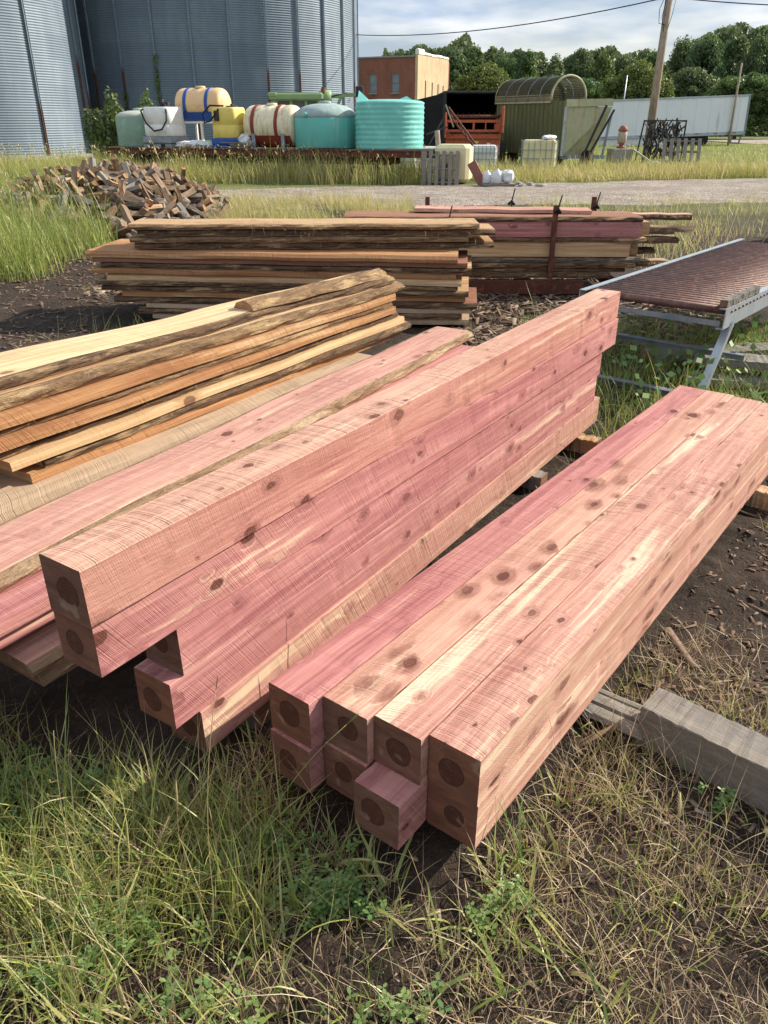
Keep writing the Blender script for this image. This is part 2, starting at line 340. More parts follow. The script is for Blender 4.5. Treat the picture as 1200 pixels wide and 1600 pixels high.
MT['greygreen_top'] = grunge('faded_tank_top', (.42, .46, .40), (.36, .40, .35), 1.5, .7, 0, (.5, .52, .46), .3, .001)
MT['blue'] = grunge('blue_paint', (.02, .10, .42), (.018, .08, .34), 3, .5, 0, (.1, .1, .12), .15, .001)
MT['darkred'] = grunge('dark_red_paint', (.26, .05, .03), (.20, .035, .02), 3, .6, 0, (.12, .05, .04), .2, .001)
MT['orange'] = grunge('faded_orange_paint', (.50, .13, .055), (.40, .10, .045), 2.5, .65, 0, (.20, .075, .05), .35, .001)
MT['green_paint'] = grunge('light_green_paint', (.24, .36, .17), (.20, .31, .15), 2.5, .5, 0, (.2, .25, .12), .2, .001)
MT['olive'] = grunge('olive_paint', (.15, .16, .075), (.125, .135, .06), 1.5, .65, 0, (.24, .22, .10), .2, .001, streak=True)
MT['olive_light'] = grunge('pale_sunlit_olive_paint', (.46, .46, .30), (.39, .385, .24), 2., .6, 0, (.34, .20, .11), .3, .001, streak=True)  # pale rust-stained paint, colour lightened to stand in for sun on wagon front
MT['black'] = grunge('black_tarp', (.012, .012, .014), (.02, .02, .022), 2, .8)
MT['dark'] = grunge('dark_steel', (.05, .05, .055), (.035, .035, .04), 4, .6, .3, (.12, .06, .04), .2)
MT['rubber'] = grunge('black_rubber', (.022, .022, .023), (.035, .034, .032), 8, .85)
MT['trailer'] = grunge('white_painted_aluminium', (.80, .82, .86), (.74, .77, .82), .8, .45, .1, (.46, .46, .44), .12, .0005, streak=True)
MT['concrete'] = grunge('concrete', (.36, .34, .30), (.27, .255, .225), 3, .9, 0, (.16, .15, .13), .2, .006)
MT['pole'] = grunge('weathered_pole_wood', (.42, .34, .26), (.30, .235, .175), 4, .9, 0, (.2, .15, .11), .3, .004, streak=True)
MT['wire'] = grunge('black_cable', (.02, .02, .02), (.03, .03, .03), 5, .6)
MT['glass'] = grunge('window_glass', (.14, .17, .19), (.20, .24, .27), 1.5, .12, 0, spec=.6, bump=.0)
MT['glass_dark'] = grunge('dark_glass', (.03, .04, .04), (.05, .06, .06), 1.5, .12, 0, spec=.6, bump=.0)
MT['frame_grey'] = grunge('grey_window_frame', (.28, .30, .31), (.22, .24, .25), 3, .6)
MT['stucco'] = grunge('yellow_render', (.60, .46, .29), (.52, .39, .245), 1.2, .9, 0, (.36, .27, .17), .3, .01, 6, streak=True)
MT['white_cap'] = grunge('white_coping', (.75, .74, .70), (.66, .64, .6), 2, .8)
MT['bag'] = grunge('white_bag', (.74, .75, .78), (.60, .62, .66), 5, .5, 0, (.4, .4, .4), .15)
MT['hydrant_red'] = grunge('faded_red_paint', (.36, .10, .07), (.28, .08, .06), 6, .7, 0, (.4, .3, .25), .3)
MT['slab_red'] = grunge('red_plate', (.30, .13, .10), (.24, .10, .08), 4, .7)
MT['string'] = grunge('black_strap', (.015, .015, .015), (.03, .03, .03), 5, .7)

def corrugated():
    m = NT('galvanised_corrugated_sheet'); raw = m.objco(False)
    at = m.n('Attribute'); at.attribute_name = 'tint'; sep = m.n('SeparateColor'); m.l(at.outputs['Color'], sep.inputs[0])
    n1 = m.noise(m.scaled(raw, (1, 1, .25)), 1.6, 6, .65)
    n2 = m.noise(m.scaled(raw, (6, 6, .4)), 1., 4, .6)
    col = m.mix(m.rng(n1, .3, .7), (.15, .195, .25), (.22, .27, .325))
    col = m.mix(m.rng(sep.outputs[0], 0., 1., 0., .5), col, (.125, .16, .215))
    col = m.mix(m.rng(n2, .60, .72, 0., .35), col, (.26, .29, .32))
    return m.out(col, .6, None, .15)
MT['corr'] = corrugated()
def stiff_mat():
    m = NT('stiffener_steel_rusting_at_the_foot'); raw = m.objco(False); oi = m.n('ObjectInfo').outputs['Random']
    sp = m.n('SeparateXYZ'); m.l(raw, sp.inputs[0])
    hz = m.math('ADD', m.math('MULTIPLY', oi, 3.4), 1.4)
    d = m.math('SUBTRACT', m.math('ADD', sp.outputs[2], m.math('MULTIPLY', m.noise(raw, 3., 4), .7)), hz)
    n = m.noise(raw, 5., 5)
    col = m.mix(m.rng(d, .0, .5), m.mix(n, (.20, .085, .06), (.10, .05, .04)), m.mix(n, (.30, .36, .42), (.17, .21, .26)))
    return m.out(col, .55, None, .3)
MT['stiff'] = stiff_mat()
def brickwall():
    m = NT('red_brickwork'); co = m.objco(False)
    sp = m.n('SeparateXYZ'); m.l(co, sp.inputs[0]); cb = m.n('CombineXYZ'); m.l(m.math('ADD', sp.outputs[0], sp.outputs[1]), cb.inputs[0]); m.l(sp.outputs[2], cb.inputs[1])
    b = m.n('TexBrick'); m.l(cb.outputs[0], b.inputs['Vector']); b.inputs['Scale'].default_value = 1.
    b.inputs['Brick Width'].default_value = .22; b.inputs['Row Height'].default_value = .075; b.inputs['Mortar Size'].default_value = .009
    b.inputs['Color1'].default_value = (.33, .105, .065, 1); b.inputs['Color2'].default_value = (.25, .08, .052, 1); b.inputs['Mortar'].default_value = (.30, .2, .16, 1)
    n1 = m.noise(m.scaled(co, (1, 1, .4)), 1.1, 6, .65)
    col = m.mix(m.rng(n1, .45, .7, 0., .6), b.outputs['Color'], (.15, .07, .055))
    return m.out(col, .9, m.bump(b.outputs['Fac'], -.01))
MT['brick'] = brickwall()
def leafmat(name, c1, c2, trans=.35, c3=None):
    m = NT(name); t = m.t; t.nodes.remove(m.b)
    at = m.n('Attribute'); at.attribute_name = 'tint'; sep = m.n('SeparateColor'); m.l(at.outputs['Color'], sep.inputs[0])
    oi = m.n('ObjectInfo').outputs['Random']
    if c3 is None:
        col = m.mix(sep.outputs[0], c1, c2)
    else:
        r = m.n('ValToRGB'); e = r.color_ramp.elements
        e[0].position = 0.; e[0].color = (*c1, 1); e[1].position = 1.; e[1].color = (*c3, 1); k = e.new(.5); k.color = (*c2, 1)
        m.l(sep.outputs[0], r.inputs[0]); col = r.outputs[0]
    hs = m.n('HueSaturation'); m.l(col, hs.inputs['Color']); m.l(m.rng(oi, 0, 1, .48, .515), hs.inputs['Hue']); m.l(m.rng(oi, 0, 1, .85, 1.2), hs.inputs['Value']) if False else None
    d = m.n('BsdfDiffuse'); tr = m.n('BsdfTranslucent'); mx = m.n('MixShader'); mx.inputs[0].default_value = trans
    m.l(hs.outputs[0], d.inputs[0]); m.l(hs.outputs[0], tr.inputs[0]); m.l(d.outputs[0], mx.inputs[1]); m.l(tr.outputs[0], mx.inputs[2])
    gl = m.n('BsdfGlossy'); gl.inputs['Roughness'].default_value = .45; m2 = m.n('MixShader'); m2.inputs[0].default_value = .04
    m.l(mx.outputs[0], m2.inputs[1]); m.l(gl.outputs[0], m2.inputs[2])
    m.l(m2.outputs[0], t.nodes['Material Output'].inputs[0]); return m.mat
MT['grass'] = leafmat('grass_blades', (.13, .22, .042), (.38, .41, .10), .42, (.66, .54, .29))
MT['straw'] = leafmat('dead_grass_blades', (.22, .14, .08), (.48, .36, .20), .3, (.74, .62, .40))
MT['clover'] = leafmat('clover_leaves', (.10, .22, .06), (.24, .37, .11), .35)
MT['leaf_dark'] = leafmat('dark_tree_leaves', (.07, .12, .045), (.165, .23, .08), .45)
MT['leaf_mid'] = leafmat('green_tree_leaves', (.065, .115, .034), (.18, .26, .075), .42)
MT['leaf_olive'] = leafmat('olive_tree_leaves', (.085, .125, .026), (.22, .27, .065), .42)

# ---------------------------------------------------------------- numpy noise
_G = nr.random((256, 256))
def vnoise(x, y, f, seed=0):
    x = np.asarray(x) * f + seed * 17.3; y = np.asarray(y) * f + seed * 9.1
    xi = np.floor(x).astype(int); yi = np.floor(y).astype(int); u = x - xi; v = y - yi
    u = u * u * (3 - 2 * u); v = v * v * (3 - 2 * v)
    g = lambda a, b: _G[a & 255, b & 255]
    return (g(xi, yi) * (1 - u) + g(xi + 1, yi) * u) * (1 - v) + (g(xi, yi + 1) * (1 - u) + g(xi + 1, yi + 1) * u) * v
def fbm(x, y, f, o=4, seed=0):
    s = 0; a = 1; t = 0
    for i in range(o): s = s + a * vnoise(x, y, f * 2 ** i, seed + i); t += a; a *= .5
    return s / t

def npmesh(name, V, F, mats, tint=None, smooth=False, **kw):
    me = bpy.data.meshes.new(name); k = F.shape[1]
    me.vertices.add(len(V)); me.vertices.foreach_set('co', V.astype(np.float32).ravel())
    me.loops.add(F.size); me.loops.foreach_set('vertex_index', F.astype(np.int32).ravel())
    me.polygons.add(len(F)); me.polygons.foreach_set('loop_start', np.arange(0, F.size, k, dtype=np.int32))
    me.polygons.foreach_set('loop_total', np.full(len(F), k, dtype=np.int32))
    if smooth: me.polygons.foreach_set('use_smooth', np.ones(len(F), dtype=bool))
    for m in (mats if isinstance(mats, list) else [mats]): me.materials.append(m)
    me.update(calc_edges=True)
    if tint is not None:
        a = me.color_attributes.new('tint', 'FLOAT_COLOR', 'POINT')
        c = np.ones((len(V), 4), np.float32); c[:, 0] = c[:, 1] = c[:, 2] = tint; a.data.foreach_set('color', c.ravel())
    o = bpy.data.objects.new(name, me); sc.collection.objects.link(o); return tag(o, **kw)

# ---------------------------------------------------------------- frames of the two main stacks
AO, AA = np.array([-.302, 1.586]), R(52.6)
BO, BA = np.array([-.643, 1.39]), R(56.85)
def frame(O, A):
    u = np.array([math.cos(A), math.sin(A)]); v = np.array([math.sin(A), -math.cos(A)]); return O, u, v
def inrect(x, y, O, A, u0, u1, v0, v1):
    O, u, v = frame(O, A); dx, dy = x - O[0], y - O[1]
    a = dx * u[0] + dy * u[1]; b = dx * v[0] + dy * v[1]
    return (a > u0) & (a < u1) & (b > v0) & (b < v1)

# ---------------------------------------------------------------- ground
def chipmask(x, y):
    """1 where the bare dirt and wood chips are"""
    m = np.clip((fbm(x, y, .9, 4, 3) - .42) * 5, 0, 1)
    return m
def soil(x, y):
    """bare dark clods: bottom middle and lower right of the view"""
    w = (fbm(x, y, 6., 3, 14) - .5) * .9
    s_ = 0
    for a, b_, r1, r2 in ((-.06, 1.08, .22, .10), (.14, 1.24, .12, .06), (.80, 1.06, .16, .09), (.40, .98, .10, .05), (-.55, 1.02, .06, .05), (.55, 1.42, .10, .05), (-.28, 1.30, .07, .05)):
        s_ = s_ + np.exp(-(((x - a) / r1) ** 2 + ((y - b_) / r2) ** 2) * (1 + w))
    return np.clip(s_ * 1.3, 0, 1)
def gh(x, y):
    x = np.asarray(x, float); y = np.asarray(y, float)
    near = np.clip(1 - (np.hypot(x, y - 3) - 5) / 6, 0, 1)
    h = (fbm(x, y, .7, 3, 1) - .5) * .05 * near
    h = h + (fbm(x, y, 5, 3, 5) - .5) * .035 * near
    c = np.clip((fbm(x, y, 1.6, 2, 8) - .45) * 4, 0, 1)
    so_ = soil(x, y); hole = so_ * .035
    h = h + np.abs(fbm(x, y, 14, 4, 11) - .5) * .10 * near * (.35 + .65 * c) + so_ * np.abs(fbm(x, y, 22, 3, 15) - .5) * .11 - .012 - hole * .6
    fld = np.clip((y - 11) / 8, 0, 1)
    h = h + (fbm(x, y, .25, 3, 21) - .5) * .10 * fld * np.clip(1 - (y - 60) / 60, 0, 1)
    h = np.where((y > 17) & (y < 30), h * .6, h)
    return h
def axis(a, b, step, far, growth):
    c = list(np.arange(a, b, step)); s = step; p = b
    while p < far: c.append(p); s *= growth; p += s
    return c
xs_r = axis(0, 2.6, .02, 1500, 1.085); xs = np.array(sorted(set([-q for q in xs_r[1:]] + xs_r)))
ys_n = axis(.35, 4.0, .02, 1600, 1.03); yb = [-.3, -2, -10, -60, -300, -900]; ys = np.array(sorted(set(list(ys_n) + yb + [-.3, 0., .15, .25])))
X, Y = np.meshgrid(xs, ys); Z = gh(X, Y)
V = np.stack([X.ravel(), Y.ravel(), Z.ravel()], 1); nx, ny = len(xs), len(ys)
I = (np.arange(ny - 1)[:, None] * nx + np.arange(nx - 1)[None, :]).ravel()
F = np.stack([I, I + 1, I + nx + 1, I + nx], 1)
def ground_mat():
    m = NT('dirt_chips_and_turf'); co = m.objco(False)
    a = m.noise(co, 2.2, 5, .6); b = m.noise(co, 16., 6, .7); c = m.noise(m.scaled(co, (1, 1, 1)), 70., 4, .7)
    dirt = m.mix(m.rng(a, .35, .65), (.030, .021, .015), (.095, .060, .042))
    dirt = m.mix(m.rng(b, .35, .7), dirt, (.028, .020, .016))
    vo = m.n('TexVoronoi'); vo.inputs['Scale'].default_value = 55; rot = m.n('VectorRotate', rotation_type='Z_AXIS'); m.l(co, rot.inputs[0]); m.l(m.math('MULTIPLY', a, 6.), rot.inputs['Angle'])
    m.l(m.scaled(rot.outputs[0], (1, .3, 1)), vo.inputs['Vector'])
    sc_ = m.n('SeparateColor'); m.l(vo.outputs['Color'], sc_.inputs[0])
    chip = m.math('MULTIPLY', m.rng(sc_.outputs[0], .70, .78), m.rng(vo.outputs['Distance'], .25, .45, 1., 0.))
    dirt = m.mix(m.math('MULTIPLY', chip, .8), dirt, m.mix(sc_.outputs[1], (.13, .085, .06), (.34, .25, .18)))
    dirt = m.mix(m.rng(c, .62, .75, 0., .6), dirt, (.18, .12, .08))
    sp = m.n('SeparateXYZ'); m.l(co, sp.inputs[0])
    # turf beyond the yard
    g1 = m.noise(co, .35, 5, .6); g2 = m.noise(m.scaled(co, (1, 3, 1)), 5., 5, .7)
    turf = m.mix(m.rng(g2, .3, .7), (.075, .115, .025), (.17, .19, .055))
    turf = m.mix(m.rng(g1, .40, .70), turf, (.20, .20, .075))
    far = m.rng(m.math('ADD', sp.outputs[1], m.math('MULTIPLY', g1, 6.)), 17., 25., 0., 1.)
    col = m.mix(far, dirt, turf)
    h = m.math('ADD', m.math('MULTIPLY', b, 1.), m.math('MULTIPLY', c, .5)); h = m.math('ADD', h, m.math('MULTIPLY', chip, .4))
    return m.out(col, .95, m.bump(h, .035))
MT['ground'] = ground_mat()
npmesh('ground', V, F, MT['ground'], smooth=True, label='dark dirt yard littered with bark and chips turning to turf', kind='structure')

def gravel_mat():
    m = NT('gravel'); co = m.objco(False)
    vo = m.n('TexVoronoi'); vo.inputs['Scale'].default_value = 17; m.l(co, vo.inputs['Vector'])
    s_ = m.n('SeparateColor'); m.l(vo.outputs['Color'], s_.inputs[0])
    n = m.noise(co, .8, 5, .6); n3 = m.noise(m.scaled(co, (.35, 1.6, 1)), 1., 4, .6)
    col = m.mix(s_.outputs[0], (.17, .14, .12), (.46, .395, .34))
    col = m.mix(m.rng(n, .40, .68, 0., .6), col, (.16, .115, .085))
    col = m.mix(m.rng(n3, .52, .68, 0., .45), col, (.17, .16, .08))
    return m.out(col, .95, m.bump(m.math('ADD', vo.outputs['Distance'], m.math('MULTIPLY', n, .5)), -.03))
MT['gravel'] = gravel_mat()
# gravel track crossing the yard from left to right
px_ = np.arange(-30, 60, .35); rows = 22; VV = []; 
for i, x in enumerate(px_):
    n0 = 18.0 + .14 * max(x, -2) + (fbm(x, 3., .8, 3, 31) - .5) * 1.6; n1 = 24.5 + .30 * max(x, -6) + .2 * (x if x > 14 else 0) * .3 + (fbm(x, 9., .9, 3, 33) - .5) * 1.2
    for j in range(rows):
        t = j / (rows - 1); y = n0 + (n1 - n0) * t
        VV.append((x, y, float(gh(x, y)) + .012 + .02 * math.sin(math.pi * t) + (float(vnoise(x, y, 3., 4)) - .5) * .03 - (.05 if j in (0, rows - 1) else 0)))
n_ = len(px_); I = (np.arange(n_ - 1)[:, None] * rows + np.arange(rows - 1)[None, :]).ravel()
npmesh('gravel_track', np.array(VV), np.stack([I, I + rows, I + rows + 1, I + 1], 1), MT['gravel'], smooth=True, label='pale gravel track crossing the yard behind the lumber', kind='structure')
# road beyond the trailer
MT['asphalt'] = grunge('worn_pinkish_road', (.36, .29, .26), (.30, .25, .225), .6, .9, 0, (.22, .19, .17), .2, .01, 30)
rb = MB()
rv = []; N_ = 60
for i in range(N_ + 1):
    t = i / N_; x = 31 + 120 * t; yc = 78 + 40 * t + 16 * math.sin(t * 2.2); w = 7 + 14 * t
    for s_ in (-1, 0, 1): rv.append((x, yc + s_ * w, float(gh(x, yc)) + .03 + (.04 if s_ == 0 else 0)))
rb.add(rv, [(i * 3 + j, (i + 1) * 3 + j, (i + 1) * 3 + j + 1, i * 3 + j + 1) for i in range(N_) for j in range(2)], 0)
rb.build('road', MT['asphalt'], label='worn pinkish road beyond the trailer', kind='structure')

# ---------------------------------------------------------------- timbers
def beam(L, w, h, mats, loc, ang, seed, tilt=0, taper=0., rough=.0006, **kw):
    """a square sawn timber: origin at the middle of its front end, x along it"""
    r_ = random.Random(seed); bow = r_.uniform(-.0015, .0015) if L > 2 else 0; n = 72; b = .0025; vs = []; J = [(r_.uniform(-1, 1)) for _ in range(401)]
    prof = [(1, 1, -1, 0), (1, 1, 0, -1)]
    for i in range(n + 1):
        x = L * i / n; q = 1 - taper * i / n
        hw, hh = w / 2 * q, h / 2 * q
        cj = r_.randrange(8) if r_.random() < .30 else -1
        k = i * 8
        by_ = bow * math.sin(math.pi * i / n)
        pts = [(hw, hh - b), (hw - b, hh), (-hw + b, hh), (-hw, hh - b), (-hw, -hh + b), (-hw + b, -hh), (hw - b, -hh), (hw, -hh + b)]
        for j, (y, z) in enumerate(pts):
            jj = J[(k + j) % 400] * rough * (1 if 0 < i < n else .3)
            if j == cj: y *= 1 - .045; z *= 1 - .035
            vs.append((x + (J[(k + 3 * j) % 400] * .0015 if i in (0, n) else 0), y + jj + by_, z + J[(k + j * 2 + 1) % 400] * rough))
    mb = MB()
    mb.add(vs, [(i * 8 + j, i * 8 + (j + 1) % 8, i * 8 + 8 + (j + 1) % 8, i * 8 + 8 + j) for i in range(n) for j in range(8)], 0)
    if len(mats) > 2: mb.m = [2 if j in (0, 1, 2) else (3 if j == 3 and len(mats) > 3 else 0) for i in range(n) for j in range(8)]
    mb.f += [tuple(range(7, -1, -1)), tuple(range(n * 8, n * 8 + 8))]; mb.m += [1, 1]; mb.s += [False, False]
    o = mb.build('cedar_beam' if 'name' not in kw else kw.pop('name'), mats, None, loc, ang, **kw)
    if tilt: o.rotation_euler = (0, tilt, ang)
    return o
def place(O, A, u, v, z): 
    O, U, V_ = frame(O, A); p = O + U * u + V_ * v; return (p[0], p[1], z)

GA = 'square cedar beams in the low front stack'
specs = [  # u, v-centre, layer, length, width, material, label
    (0.000, .073, 1, 3.19, .146, 'cedar_magenta', 'pink cedar beam on the top left edge of the low front stack'),
    (0.047, .221, 1, 3.14, .147, 'cedar_top', 'knotty cedar beam second from left on top of the low stack'),
    (0.069, .3675, 1, 3.10, .144, 'cedar_top', 'cedar beam third from left on top of the low stack, overhanging the short end below'),
    (0.097, .513, 1, 3.06, .145, 'cedar_top', 'top right beam of the low stack with saw arcs and a sunlit side'),
    (-.010, .073, 0, 3.15, .143, 'cedar_magenta', 'lower left beam of the low stack, end half hidden in weeds'),
    (0.040, .221, 0, 3.10, .143, 'cedar_orange', 'reddish lower beam second from left in the low stack'),
    (-.015, .367, 0, 3.15, .143, 'cedar_magenta', 'bottom beam sticking out furthest forward under the third top beam of the low stack'),
    (0.101, .513, 0, 3.06, .145, 'cedar_top', 'bottom right beam of the low stack with its knotty side in the sun')]
for i, (u, v, lay, L, w, mt, lb) in enumerate(specs):
    beam(L, w - .003, .147, [MT[mt], MT['end_brown']], place(AO, AA, u, v, .155 + .15 * lay), -0 + AA, 100 + i, label=lb, cat='timber beam', group=GA) if False else \
    beam(L, w - .003, .148, [MT[mt], MT['end_brown'], MT['cedar_knotty' if i == 1 else mt], MT['cedar_side' if i in (3, 7) else mt]], place(AO, AA, u, v, .155 + .15 * lay), AA, 100 + i, label=lb, cat='timber beam', group=GA)
GB = 'square cedar beams in the tall stack'
specs = [
    (0.005, -.0765, 4, 3.62, .140, 'cedar_orange', 'topmost beam of the tall stack, orange brown side and pale saw-marked top'),
    (0.015, -.090, 3, 3.60, .140, 'cedar_magenta', 'second beam down in the tall stack, pink with an overhanging front end'),
    (0.245, -.090, 2, 3.23, .140, 'cedar_magenta', 'middle beam of the tall stack, set back under the two upper beams'),
    (0.200, -.094, 1, 3.25, .140, 'cedar_magenta', 'fourth beam down in the tall stack, its front end poking out over the grass'),
    (0.285, -.088, 0, 3.25, .140, 'cedar_cream', 'bottom beam of the tall stack with cream sapwood along its upper edge')]
for i, (u, v, lay, L, w, mt, lb) in enumerate(specs):
    beam(L, w, .148, [MT[mt], MT['end_brown']] + ([MT['cedar_arcs']] if lay == 4 else []), place(BO, BA, u, v, .155 + .15 * lay), BA - (R(.4) if lay == 3 else 0), 200 + i, label=lb, cat='timber beam', group=GB)
# bearers under the stacks
def bearer(name, O, A, u, v0, v1, z0, z1, mt, label, cat, w=.09):
    p, q = place(O, A, u, v0, 0), place(O, A, u, v1, 0)
    L = math.dist(p[:2], q[:2]); zc = (z0 + z1) / 2
    return beam(L, w, z1 - z0, [MT[mt], MT['end_dark']], (p[0], p[1], zc), math.atan2(q[1] - p[1], q[0] - p[0]), int(u * 77 + v1 * 31 + 9), name=name, rough=.004, label=label, cat=cat)
sp_ = empty('split_fence_post', place(AO, AA, .84, -.05, .04), AA - math.pi / 2, label='split grey weathered post under the low stack, poking out at its right', cat='post')
for k, (dy_, w_, L_) in enumerate(((-.045, .05, .80), (.012, .055, .86), (.062, .03, .88))):
    mb = MB(); n = 18; vs = []
    for i in range(n + 1):
        x = L_ * i / n
        for j in range(8):
            a_ = 2 * math.pi * j / 8; rr = (w_ / 2) * (1 + .16 * math.sin(j * 2.1 + k) + .12 * rng.uniform(-1, 1) * .6)
            vs.append((x + (rng.uniform(-.012, .012) if i == n else 0), dy_ + math.cos(a_) * rr, -.004 + math.sin(a_) * rr * .8))
    mb.add(vs, [(i * 8 + j, (i + 1) * 8 + j, (i + 1) * 8 + (j + 1) % 8, i * 8 + (j + 1) % 8) for i in range(n) for j in range(8)] + [tuple(range(8)), tuple(range(n * 8 + 7, n * 8 - 1, -1))])
    mb.build('split_piece', [MT['old_grey']], sp_)
bearer('wood_block', AO, AA, 2.75, -.05, .72, -.01, .08, 'tan_wood', 'pale wood block under the far end of the low stack', 'block')
bearer('wood_block', AO, AA, .30, .02, .52, -.02, .08, 'old_grey', 'grey block hidden under the front of the low stack', 'block')
bearer('wood_block', BO, BA, .55, -.4, -.03, -.02, .08, 'old_grey', 'grey bearer block under the front of the tall stack', 'block')
bearer('wood_block', BO, BA, 2.62, -1.3, .03, -.01, .08, 'old_grey', 'dark bearer under the middle of the tall stack', 'block')
bearer('wood_block', BO, BA, 3.25, -.5, .10, -.01, .078, 'tan_wood', 'light bearer showing under the far end of the tall stack', 'block')
# loose old timber lower right
beam(1.3, .125, .145, [MT['old_brown'], MT['end_dark']], (.802, 1.812, .065), math.atan2(-.24, .26), 321, name='old_timber', rough=.003, label='old grey brown squared timber lying in the dirt right of the low stack', cat='timber')
# brick like block at the far right
beam(.30, .10, .10, [MT['orange_wood'], MT['end_plain']], (2.16, 3.72, .05), R(-20), 322, name='offcut_block', label='small brown offcut beside the far right end of the low stack', cat='offcut')

# ---------------------------------------------------------------- live edge boards
def board(L, w, t, mats, barkm, loc, ang, seed, wane=.25, name='sawn_board', bark_sides=(1, -1), wave=.10, taper=0., sag=0., roll=0., flat_arc=False, tilt=0., **kw):
    r_ = random.Random(seed); n = 40; ph = [r_.uniform(0, 6.3) for _ in range(8)]
    root = empty(name, loc, ang, **kw); root.rotation_euler = (roll, tilt, ang)
    def edge(i, s):
        x = i / n
        e = w / 2 * (1 - taper * x) * (1 + wave * (math.sin(ph[0] * s + x * 7.3 + s) * .6 + math.sin(ph[1] + x * 17 + 2 * s) * .3 + math.sin(ph[2 + (s > 0)] + x * 41) * .12))
        return e * s
    mb = MB(); vs = []
    for i in range(n + 1):
        x = L * i / n + (r_.uniform(-.002, .002)); a, b = edge(i, 1), edge(i, -1); z = -sag * math.sin(math.pi * i / n) + .003 * math.sin(ph[5] + i * .45)
        ww = wane * t
        if flat_arc:   # slab cut off the outside of the log: flat below, round above
            vs += [(x, a, z), (x, a * .72, z + t * .62), (x, a * .2 + b * .2, z + t), (x, b * .72, z + t * .62), (x, b, z), (x, b * .9, z - .002), (x, 0, z - .002), (x, a * .9, z - .002)]
        else:
            vs += [(x, a - ww, z + t), (x, (a + b) / 2, z + t), (x, b + ww, z + t), (x, b, z + t * .5), (x, b, z), (x, (a + b) / 2, z), (x, a, z), (x, a, z + t * .5)]
    fs = []; ms = []
    for i in range(n):
        for j in range(8):
            fs.append((i * 8 + j, (i + 1) * 8 + j, (i + 1) * 8 + (j + 1) % 8, i * 8 + (j + 1) % 8))
            ms.append(2 if (flat_arc and j < 4) else 0)
    mb.add(vs, fs); mb.m = ms
    mb.f += [tuple(range(8)), tuple(range(n * 8 + 7, n * 8 - 1, -1))]; mb.m += [1, 1]; mb.s += [False, False]
    mb.build('plank', [mats[0], mats[1], barkm or mats[0]], root)
    if barkm and not flat_arc:
        for s in bark_sides:
            mb = MB(); vs = []
            for i in range(n + 1):
                x = L * i / n; e = edge(i, s); z = -sag * math.sin(math.pi * i / n) + .003 * math.sin(ph[5] + i * .45)
                j = lambda k: 1 + .9 * math.sin(i * 1.7 + k * 3 + ph[6]) * r_.uniform(.2, 1)
                o = .010 * t / .05
                vs += [(x, e - s * (wane * t + .004), z + t - .001), (x, e - s * wane * t * .3 + s * o * .6 * j(0), z + t * .88), (x, e + s * o * 1.3 * j(1), z + t * .5), (x, e + s * o * .7 * j(2), z + t * .12), (x, e - s * .004, z + .001)]
            f = [(i * 5 + q, (i + 1) * 5 + q, (i + 1) * 5 + (q + 1) % 5, i * 5 + (q + 1) % 5) for i in range(n) for q in range(5)]
            if s < 0: f = [tuple(reversed(q)) for q in f]
            mb.add(vs, f + [tuple(range(5)), tuple(range(n * 5 + 4, n * 5 - 1, -1))]); mb.build('bark', barkm, root)
    return root

# C: pink live edged boards left of the tall stack (angles close to the tall stack's)
def placed(O, A, u, v, z): return place(O, A, u, v, z)
ORD = ['topmost', 'second', 'third', 'fourth', 'fifth', 'sixth', 'seventh', 'eighth', 'ninth', 'tenth', 'eleventh', 'twelfth', 'thirteenth', 'fourteenth']
CG = 'pink live edge boards left of the tall stack'
CB = [(-.45, -.80, .45, 4.0, .31, .05, 'cedar_cream', 1, 'pink board with wide cream sapwood edges, topmost just left of the tall stack', R(60.0)),
      (-.50, -.73, .402, 3.9, .36, .045, 'cedar_magenta', 0, 'clean sawn pink board directly under the topmost cream edged board', R(57.2)),
      (-.45, -.76, .345, 3.9, .36, .045, 'cedar_magenta', 0, 'dark pink board third from the top, above the spacer strips', R(57.3)),
      (.10, -.675, .265, 3.5, .36, .04, 'cedar_cream', 1, 'lowest pink board, its cream edged corner showing beside the tall stack front', R(57.0)),
      (.13, -.68, .20, 3.4, .35, .055, 'red_wood', 1, 'red board at the bottom of the pink board pile, just above the weeds', R(57.2))]
for i, (u, v, z, L, w, t, mt, bk, lb, ang) in enumerate(CB):
    board(L, w, t, (MT[mt], MT['end_brown'] if False else MT['end_dark']), MT['wane'] if bk else None, placed(BO, BA, u, v, z), ang, 400 + i, wane=.5 if bk else .05, wave=.07 if bk else .01, taper=.12 if i == 0 else 0, bark_sides=(-1, 1) if bk else (), label=lb, cat='board', group=CG)
# packing under the upper boards
bearer('wood_block', BO, BA, .9, -1.45, -.22, .10, .199, 'old_grey', 'grey bearer under the pink board pile', 'block')
bearer('wood_block', BO, BA, 2.9, -1.9, -.22, .05, .199, 'old_grey', 'grey far bearer under the pink board pile', 'block')
bearer('sticker_strip', BO, BA, .6, -.9, -.55, .312, .344, 'tan_wood', 'thin front spacer strip between the pink boards', 'spacer', .04)
bearer('sticker_strip', BO, BA, 2.6, -1.0, -.55, .312, .344, 'tan_wood', 'thin far spacer strip between the pink boards', 'spacer', .04)

